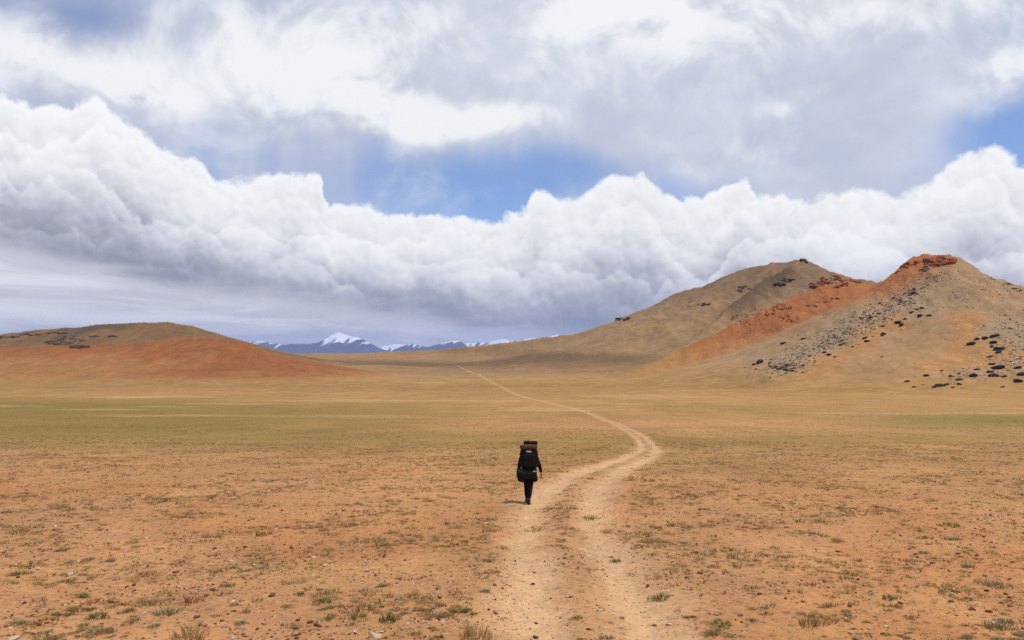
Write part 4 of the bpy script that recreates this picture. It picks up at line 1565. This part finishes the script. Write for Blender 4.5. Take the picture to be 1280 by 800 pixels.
M_SKIN = flat_material('skin', (.36, .19, .125), 0.6, 0.06, 8.0)
M_HAIR = flat_material('hair', (.018, .013, .011), 0.7, 0.3, 20.0)
M_JACKET = flat_material('jacket_cloth', (.009, .009, .011), 0.85, 0.35, 9.0)
M_TROUSER = flat_material('trouser_cloth', (.008, .0085, .012), 0.88, 0.35, 9.0)
M_BOOT = flat_material('boot_leather', (.105, .050, .026), 0.75, 0.35, 12.0)
M_SOLE = flat_material('boot_sole', (.03, .022, .018), 0.9, 0.3, 12.0)
M_PACK = flat_material('pack_cloth', (.007, .007, .008), 0.8, 0.35, 7.0)
M_POCKET = flat_material('pocket_cloth', (.011, .011, .011), 0.8, 0.35, 7.0)
M_LID = flat_material('lid_cloth', (.105, .045, .025), 0.85, 0.3, 7.0)
M_ROLL = flat_material('stuff_sack_cloth', (.013, .016, .014), 0.8, 0.35, 7.0)
M_FOAM = flat_material('foam_mat', (.012, .011, .011), 0.9, 0.3, 7.0)
M_WEB = flat_material('webbing', (.022, .021, .020), 0.8, 0.2, 7.0)
M_LABEL = flat_material('pale_label', (.55, .53, .52), 0.7, 0.1, 7.0)
M_EYE = flat_material('eye_white', (.75, .73, .70), 0.3, 0.02, 7.0)

# joints (x right, y forward, z up), feet at the origin
PEL, SPI, CHE, NEC = (0, -.02, .94), (0, .0, 1.12), (0, .05, 1.33), (0, .085, 1.49)
SHR, ELR, WRR = (.185, .05, 1.41), (.318, -.05, 1.15), (.372, .0, .900)
SHL, ELL, WLL = (-.185, .05, 1.41), (-.265, .0, 1.13), (-.285, .13, .90)
HPR, KNR, ANR = (.092, -.01, .90), (.058, .02, .50), (.008, -.13, .105)
HPL, KNL, ANL = (-.092, -.01, .90), (-.050, .17, .505), (-.040, .235, .085)


def hand(wr, fwd, side, palm_in):
    """palm and five curled fingers hanging from a wrist; FWD points to the fingertips, SIDE from little finger to forefinger, PALM_IN to the palm's face"""
    w, f, s, p = Vector(wr), Vector(fwd).normalized(), Vector(side).normalized(), Vector(palm_in).normalized()
    out = [skin_mesh([[(tuple(w), .026), (tuple(w + f * .04), (.036, .022)), (tuple(w + f * .085), (.040, .018))]], 2)]
    for k, (off, ln) in enumerate(((.030, .074), (.010, .084), (-.010, .079), (-.030, .062))):
        a = w + f * .075 + s * off
        b = a + f * (.018 + ln * .42) + p * ln * .12
        c = b + f * ln * .28 + p * ln * .20
        d = c + f * ln * .16 + p * ln * .22
        out.append(skin_mesh([[(tuple(a), .010), (tuple(b), .0095), (tuple(c), .0085), (tuple(d), .007)]], 2))
    a = w + f * .028 + s * .026
    b = a + f * .030 + s * .024 + p * .014
    c = b + f * .030 + s * .006 + p * .014
    out.append(skin_mesh([[(tuple(w + f * .02 + s * .008), .014), (tuple(a), .013), (tuple(b), .011), (tuple(c), .0085)]], 2))
    return out


def head_mesh(c):
    """skull, brow, nose, lips, chin and ears facing +y"""
    c = Vector(c)
    me = bpy.data.meshes.new('head')
    bm = bmesh.new()
    bmesh.ops.create_uvsphere(bm, u_segments=48, v_segments=36, radius=1)
    for v in bm.verts:
        x, y, z = v.co
        w = .076 * (1 - 0.22 * max(0, -z) ** 1.3)
        dpt = .096 * (1.0 + 0.05 * (z < 0) * y)
        q = Vector((x * w, y * dpt, z * .116))
        if y > 0:
            g = lambda x0, z0, sx, sz: math.exp(-((q.x - x0) / sx) ** 2 - ((q.z - z0) / sz) ** 2)
            q.y += .022 * g(0, -.018, .011, .020) + .012 * g(0, .004, .008, .018) + .006 * g(0, .026, .04, .010) - .010 * (g(.03, .008, .016, .011) + g(-.03, .008, .016, .011)) + .007 * g(0, -.052, .020, .006) + .006 * g(0, -.066, .018, .006) + .010 * g(0, -.092, .022, .014)
        v.co = q
    bm.to_mesh(me)
    bm.free()
    parts = [me]
    for s in (-1, 1):
        parts.append(blob((s * .078, -.006, -.002), (.010, .020, .032), 3, (0, 0, -s * .4)))
    for m in parts:
        m.transform(Matrix.Translation(c))
    return parts


def build_walker(x, y, z):
    t = bpy.data.objects.new('person', None)
    COL.objects.link(t)
    t.location = (x, y, z)
    tag(t, 'walker in black seen from behind, mid-stride on the left rut under a huge black backpack', 'person')
    HC = (0, .125, 1.625)
    body = [skin_mesh([[(PEL, (.145, .10)), (SPI, (.125, .090)), (CHE, (.150, .100)), (NEC, .056), ((0, .105, 1.56), .052)],
                       [(CHE, (.150, .100)), (SHR, .058), (ELR, .042), (WRR, .030), (tuple(Vector(WRR) + Vector((.004, .004, -.045))), .026)], [(CHE, (.150, .100)), (SHL, .058), (ELL, .042), (WLL, .030), (tuple(Vector(WLL) + Vector((-.002, .018, -.040))), .026)],
                       [(PEL, (.145, .10)), (HPR, .088), (KNR, .058), (ANR, .040)], [(PEL, (.145, .10)), (HPL, .088), (KNL, .058), (ANL, .040)]], 2)]
    body += hand(WRR, (.10, .10, -1), (-.25, 1, .1), (-1, -.15, 0)) + hand(WLL, (-.05, .45, -1), (.25, 1, .4), (1, -.15, 0)) + head_mesh(HC)
    for a, d in ((ANR, (0.0, .12, -.075)), (ANL, (-.01, .16, -.045))):
        body.append(skin_mesh([[(a, .040), (tuple(Vector(a) + Vector((0, -.02, -.04))), .034)], [(a, .040), (tuple(Vector(a) + Vector(d)), .026)]], 1))
    o = link('body', remeshed(join_meshes(body, 'body'), .0055), M_SKIN, t)
    hair = [blob((HC[0], HC[1] - .016, HC[2] + .022), (.086, .094, .108), 4)]
    hb = bmesh.new()
    hb.from_mesh(hair[0])
    for v in hb.verts:
        if v.co.y > HC[1] + .05 and v.co.z < HC[2] + .062:
            v.co.y = HC[1] + .045
    hm = bpy.data.meshes.new('hair')
    hb.to_mesh(hm)
    hb.free()
    for f in hm.polygons:
        f.use_smooth = True
    link('hair', hm, M_HAIR, t)
    for s in (-1, 1):
        e = link('eye', blob((s * .030, HC[1] + .077, HC[2] + .008), (.013, .010, .008), 2), M_EYE, t)
        link('iris', blob((s * .030, HC[1] + .086, HC[2] + .008), (.005, .002, .005), 2), M_HAIR, e)
    jk = skin_mesh([[((0, -.02, .86), (.170, .130)), (PEL, (.165, .125)), (SPI, (.152, .115)), (CHE, (.172, .120)), ((0, .08, 1.47), .078)],
                    [(CHE, (.172, .120)), (SHR, .080), (ELR, .060), (tuple(Vector(WRR) * .93 + Vector(ELR) * .07), .046)], [(CHE, (.172, .120)), (SHL, .080), (ELL, .060), (tuple(Vector(WLL) * .93 + Vector(ELL) * .07), .046)]], 2)
    link('jacket', jk, M_JACKET, t)
    tr = skin_mesh([[((0, -.02, .95), (.150, .115)), (HPR, .112), (tuple((Vector(HPR) + Vector(KNR)) / 2), .098), (KNR, .078), (tuple((Vector(KNR) + Vector(ANR)) / 2), .074), (tuple(Vector(ANR) + Vector((0, .01, .06))), .062)],
                    [((0, -.02, .95), (.150, .115)), (HPL, .112), (tuple((Vector(HPL) + Vector(KNL)) / 2), .098), (KNL, .078), (tuple((Vector(KNL) + Vector(ANL)) / 2), .074), (tuple(Vector(ANL) + Vector((0, -.01, .06))), .062)]], 2)
    link('trousers', tr, M_TROUSER, t)
    for a, pitch in ((ANR, -.30), (ANL, .0)):
        A = Vector(a)
        bt = skin_mesh([[((0, -.005, .14), .058), ((0, -.01, .05), .056), ((0, .02, -.02), (.054, .054)), ((0, .11, -.038), (.060, .046)), ((0, .20, -.048), (.054, .038))], [((0, -.01, .05), .056), ((0, -.065, -.035), (.052, .050))]], 2)
        mt = Matrix.Translation(A) @ Matrix.Rotation(pitch, 4, 'X')
        bt.transform(mt)
        b = link('boot', bt, M_BOOT, t)
        so = bpy.data.meshes.new('sole')
        bm = bmesh.new()
        prof = [(-.098, .024), (-.085, .036), (0, .036), (.07, .041), (.13, .044), (.19, .037), (.222, .018)]
        ring = [(p, w) for p, w in prof] + [(p, -w) for p, w in prof[::-1]]
        lo = [bm.verts.new((w, p, -.085)) for p, w in ring]
        hi = [bm.verts.new((w * 1.03, p, -.057)) for p, w in ring]
        bm.faces.new(lo[::-1])
        bm.faces.new(hi)
        for i in range(len(ring)):
            j = (i + 1) % len(ring)
            bm.faces.new((lo[i], lo[j], hi[j], hi[i]))
        bmesh.ops.recalc_face_normals(bm, faces=bm.faces)
        bm.to_mesh(so)
        bm.free()
        so.transform(mt)
        link('sole', so, M_SOLE, b)
    return t


def build_pack(x, y, z):
    t = bpy.data.objects.new('backpack', None)
    COL.objects.link(t)
    t.location = (x, y, z)
    tag(t, 'huge black trekking backpack with a rust-brown lid and rolled mats, on the walker\'s back', 'backpack')
    # tapered main sack
    sack = blob((0.01, -.235, 1.37), (.262, .160, .325), 4, (-.05, 0, 0), .55)
    link('main_sack', sack, M_PACK, t)
    lid = blob((0.0, -.225, 1.688), (.255, .170, .078), 4, (-.08, 0, .02), .6)
    ld = link('lid', lid, M_LID, t)
    link('lid_buckle', slab((-.10, -.392, 1.66), (.028, .014, .040)), M_WEB, ld)
    link('lid_buckle', slab((.11, -.392, 1.66), (.028, .014, .040)), M_WEB, ld)
    r1 = link('foam_roll', roll_mesh((-.14, -.20, 1.812), (.055, -.20, 1.815), .054, wob=.03), M_FOAM, t)
    r2 = link('foam_roll', roll_mesh((.058, -.20, 1.805), (.255, -.20, 1.800), .056, wob=.03, seed=4), M_FOAM, t)
    for r, xx in ((r1, -.06), (r2, .17)):
        link('strap', roll_mesh((xx - .012, -.20, 1.812), (xx + .012, -.20, 1.812), .0585), M_WEB, r)
    pk = link('front_pocket', blob((.02, -.385, 1.34), (.165, .055, .185), 4, (-.05, 0, 0), .55), M_POCKET, t)
    link('zip', strap_mesh([(-.11, -.441, 1.43), (-.04, -.450, 1.45), (.07, -.450, 1.45), (.15, -.441, 1.43)], .010, .006, (0, 0, 1)), M_WEB, pk)
    link('label', slab((.005, -.400, 1.578), (.145, .012, .036), (-.12, .06, .03)), M_LABEL, t)
    for s, xx in ((-1, -.240), (1, .262)):
        link('side_pocket', blob((xx, -.23, 1.26), (.045, .095, .155), 3, (0, 0, 0), .7), M_POCKET, t)
    for zz in (1.20, 1.48):
        link('compression_strap', strap_mesh([(-.262, -.15, zz), (-.262, -.28, zz), (-.20, -.395, zz - .01), (-.10, -.446, zz - .01), (.02, -.452, zz - .01), (.14, -.446, zz - .01), (.225, -.395, zz - .01), (.282, -.28, zz), (.282, -.15, zz)], .022, .007, (0, 0, 1)), M_WEB, t)
    link('lower_roll', roll_mesh((-.345, -.30, .955), (.235, -.29, .945), .150, sag=.02, wob=.035, seed=7), M_ROLL, t)
    for xx in (-.17, .12):
        link('roll_strap', roll_mesh((xx - .014, -.297, .937), (xx + .014, -.297, .937), .158, wob=.02, seed=7), M_WEB, t)
    link('roll_label', slab((.175, -.452, 1.015), (.115, .012, .028), (.45, .0, .0)), M_LABEL, t)
    link('hanging_pouch', blob((-.215, -.30, .80), (.105, .085, .110), 3, (0, .15, 0), .7), M_PACK, t)
    link('hanging_pouch', blob((.175, -.26, .80), (.085, .080, .115), 3, (0, -.1, 0), .7), M_PACK, t)
    for s in (-1, 1):
        link('shoulder_strap', strap_mesh([(s * .10, -.12, 1.52), (s * .105, -.03, 1.535), (s * .115, .08, 1.525), (s * .125, .165, 1.44), (s * .135, .178, 1.32), (s * .155, .14, 1.20), (s * .185, .03, 1.12), (s * .17, -.10, 1.10)], .055, .016), M_POCKET, t)
    link('hip_belt', strap_mesh([(-.15, -.15, 1.0), (-.205, -.05, 1.0), (-.18, .08, .99), (-.08, .135, .98), (.08, .135, .98), (.18, .08, .99), (.205, -.05, 1.0), (.15, -.15, 1.0)], .075, .018, (0, 0, 1)), M_POCKET, t)
    return t


wx_, wy_ = plain_hit(660.5, 629.0)
wz_ = float(land_height(np.array([wx_]), np.array([wy_]))[0])
build_walker(wx_, wy_, wz_)
build_pack(wx_, wy_, wz_)
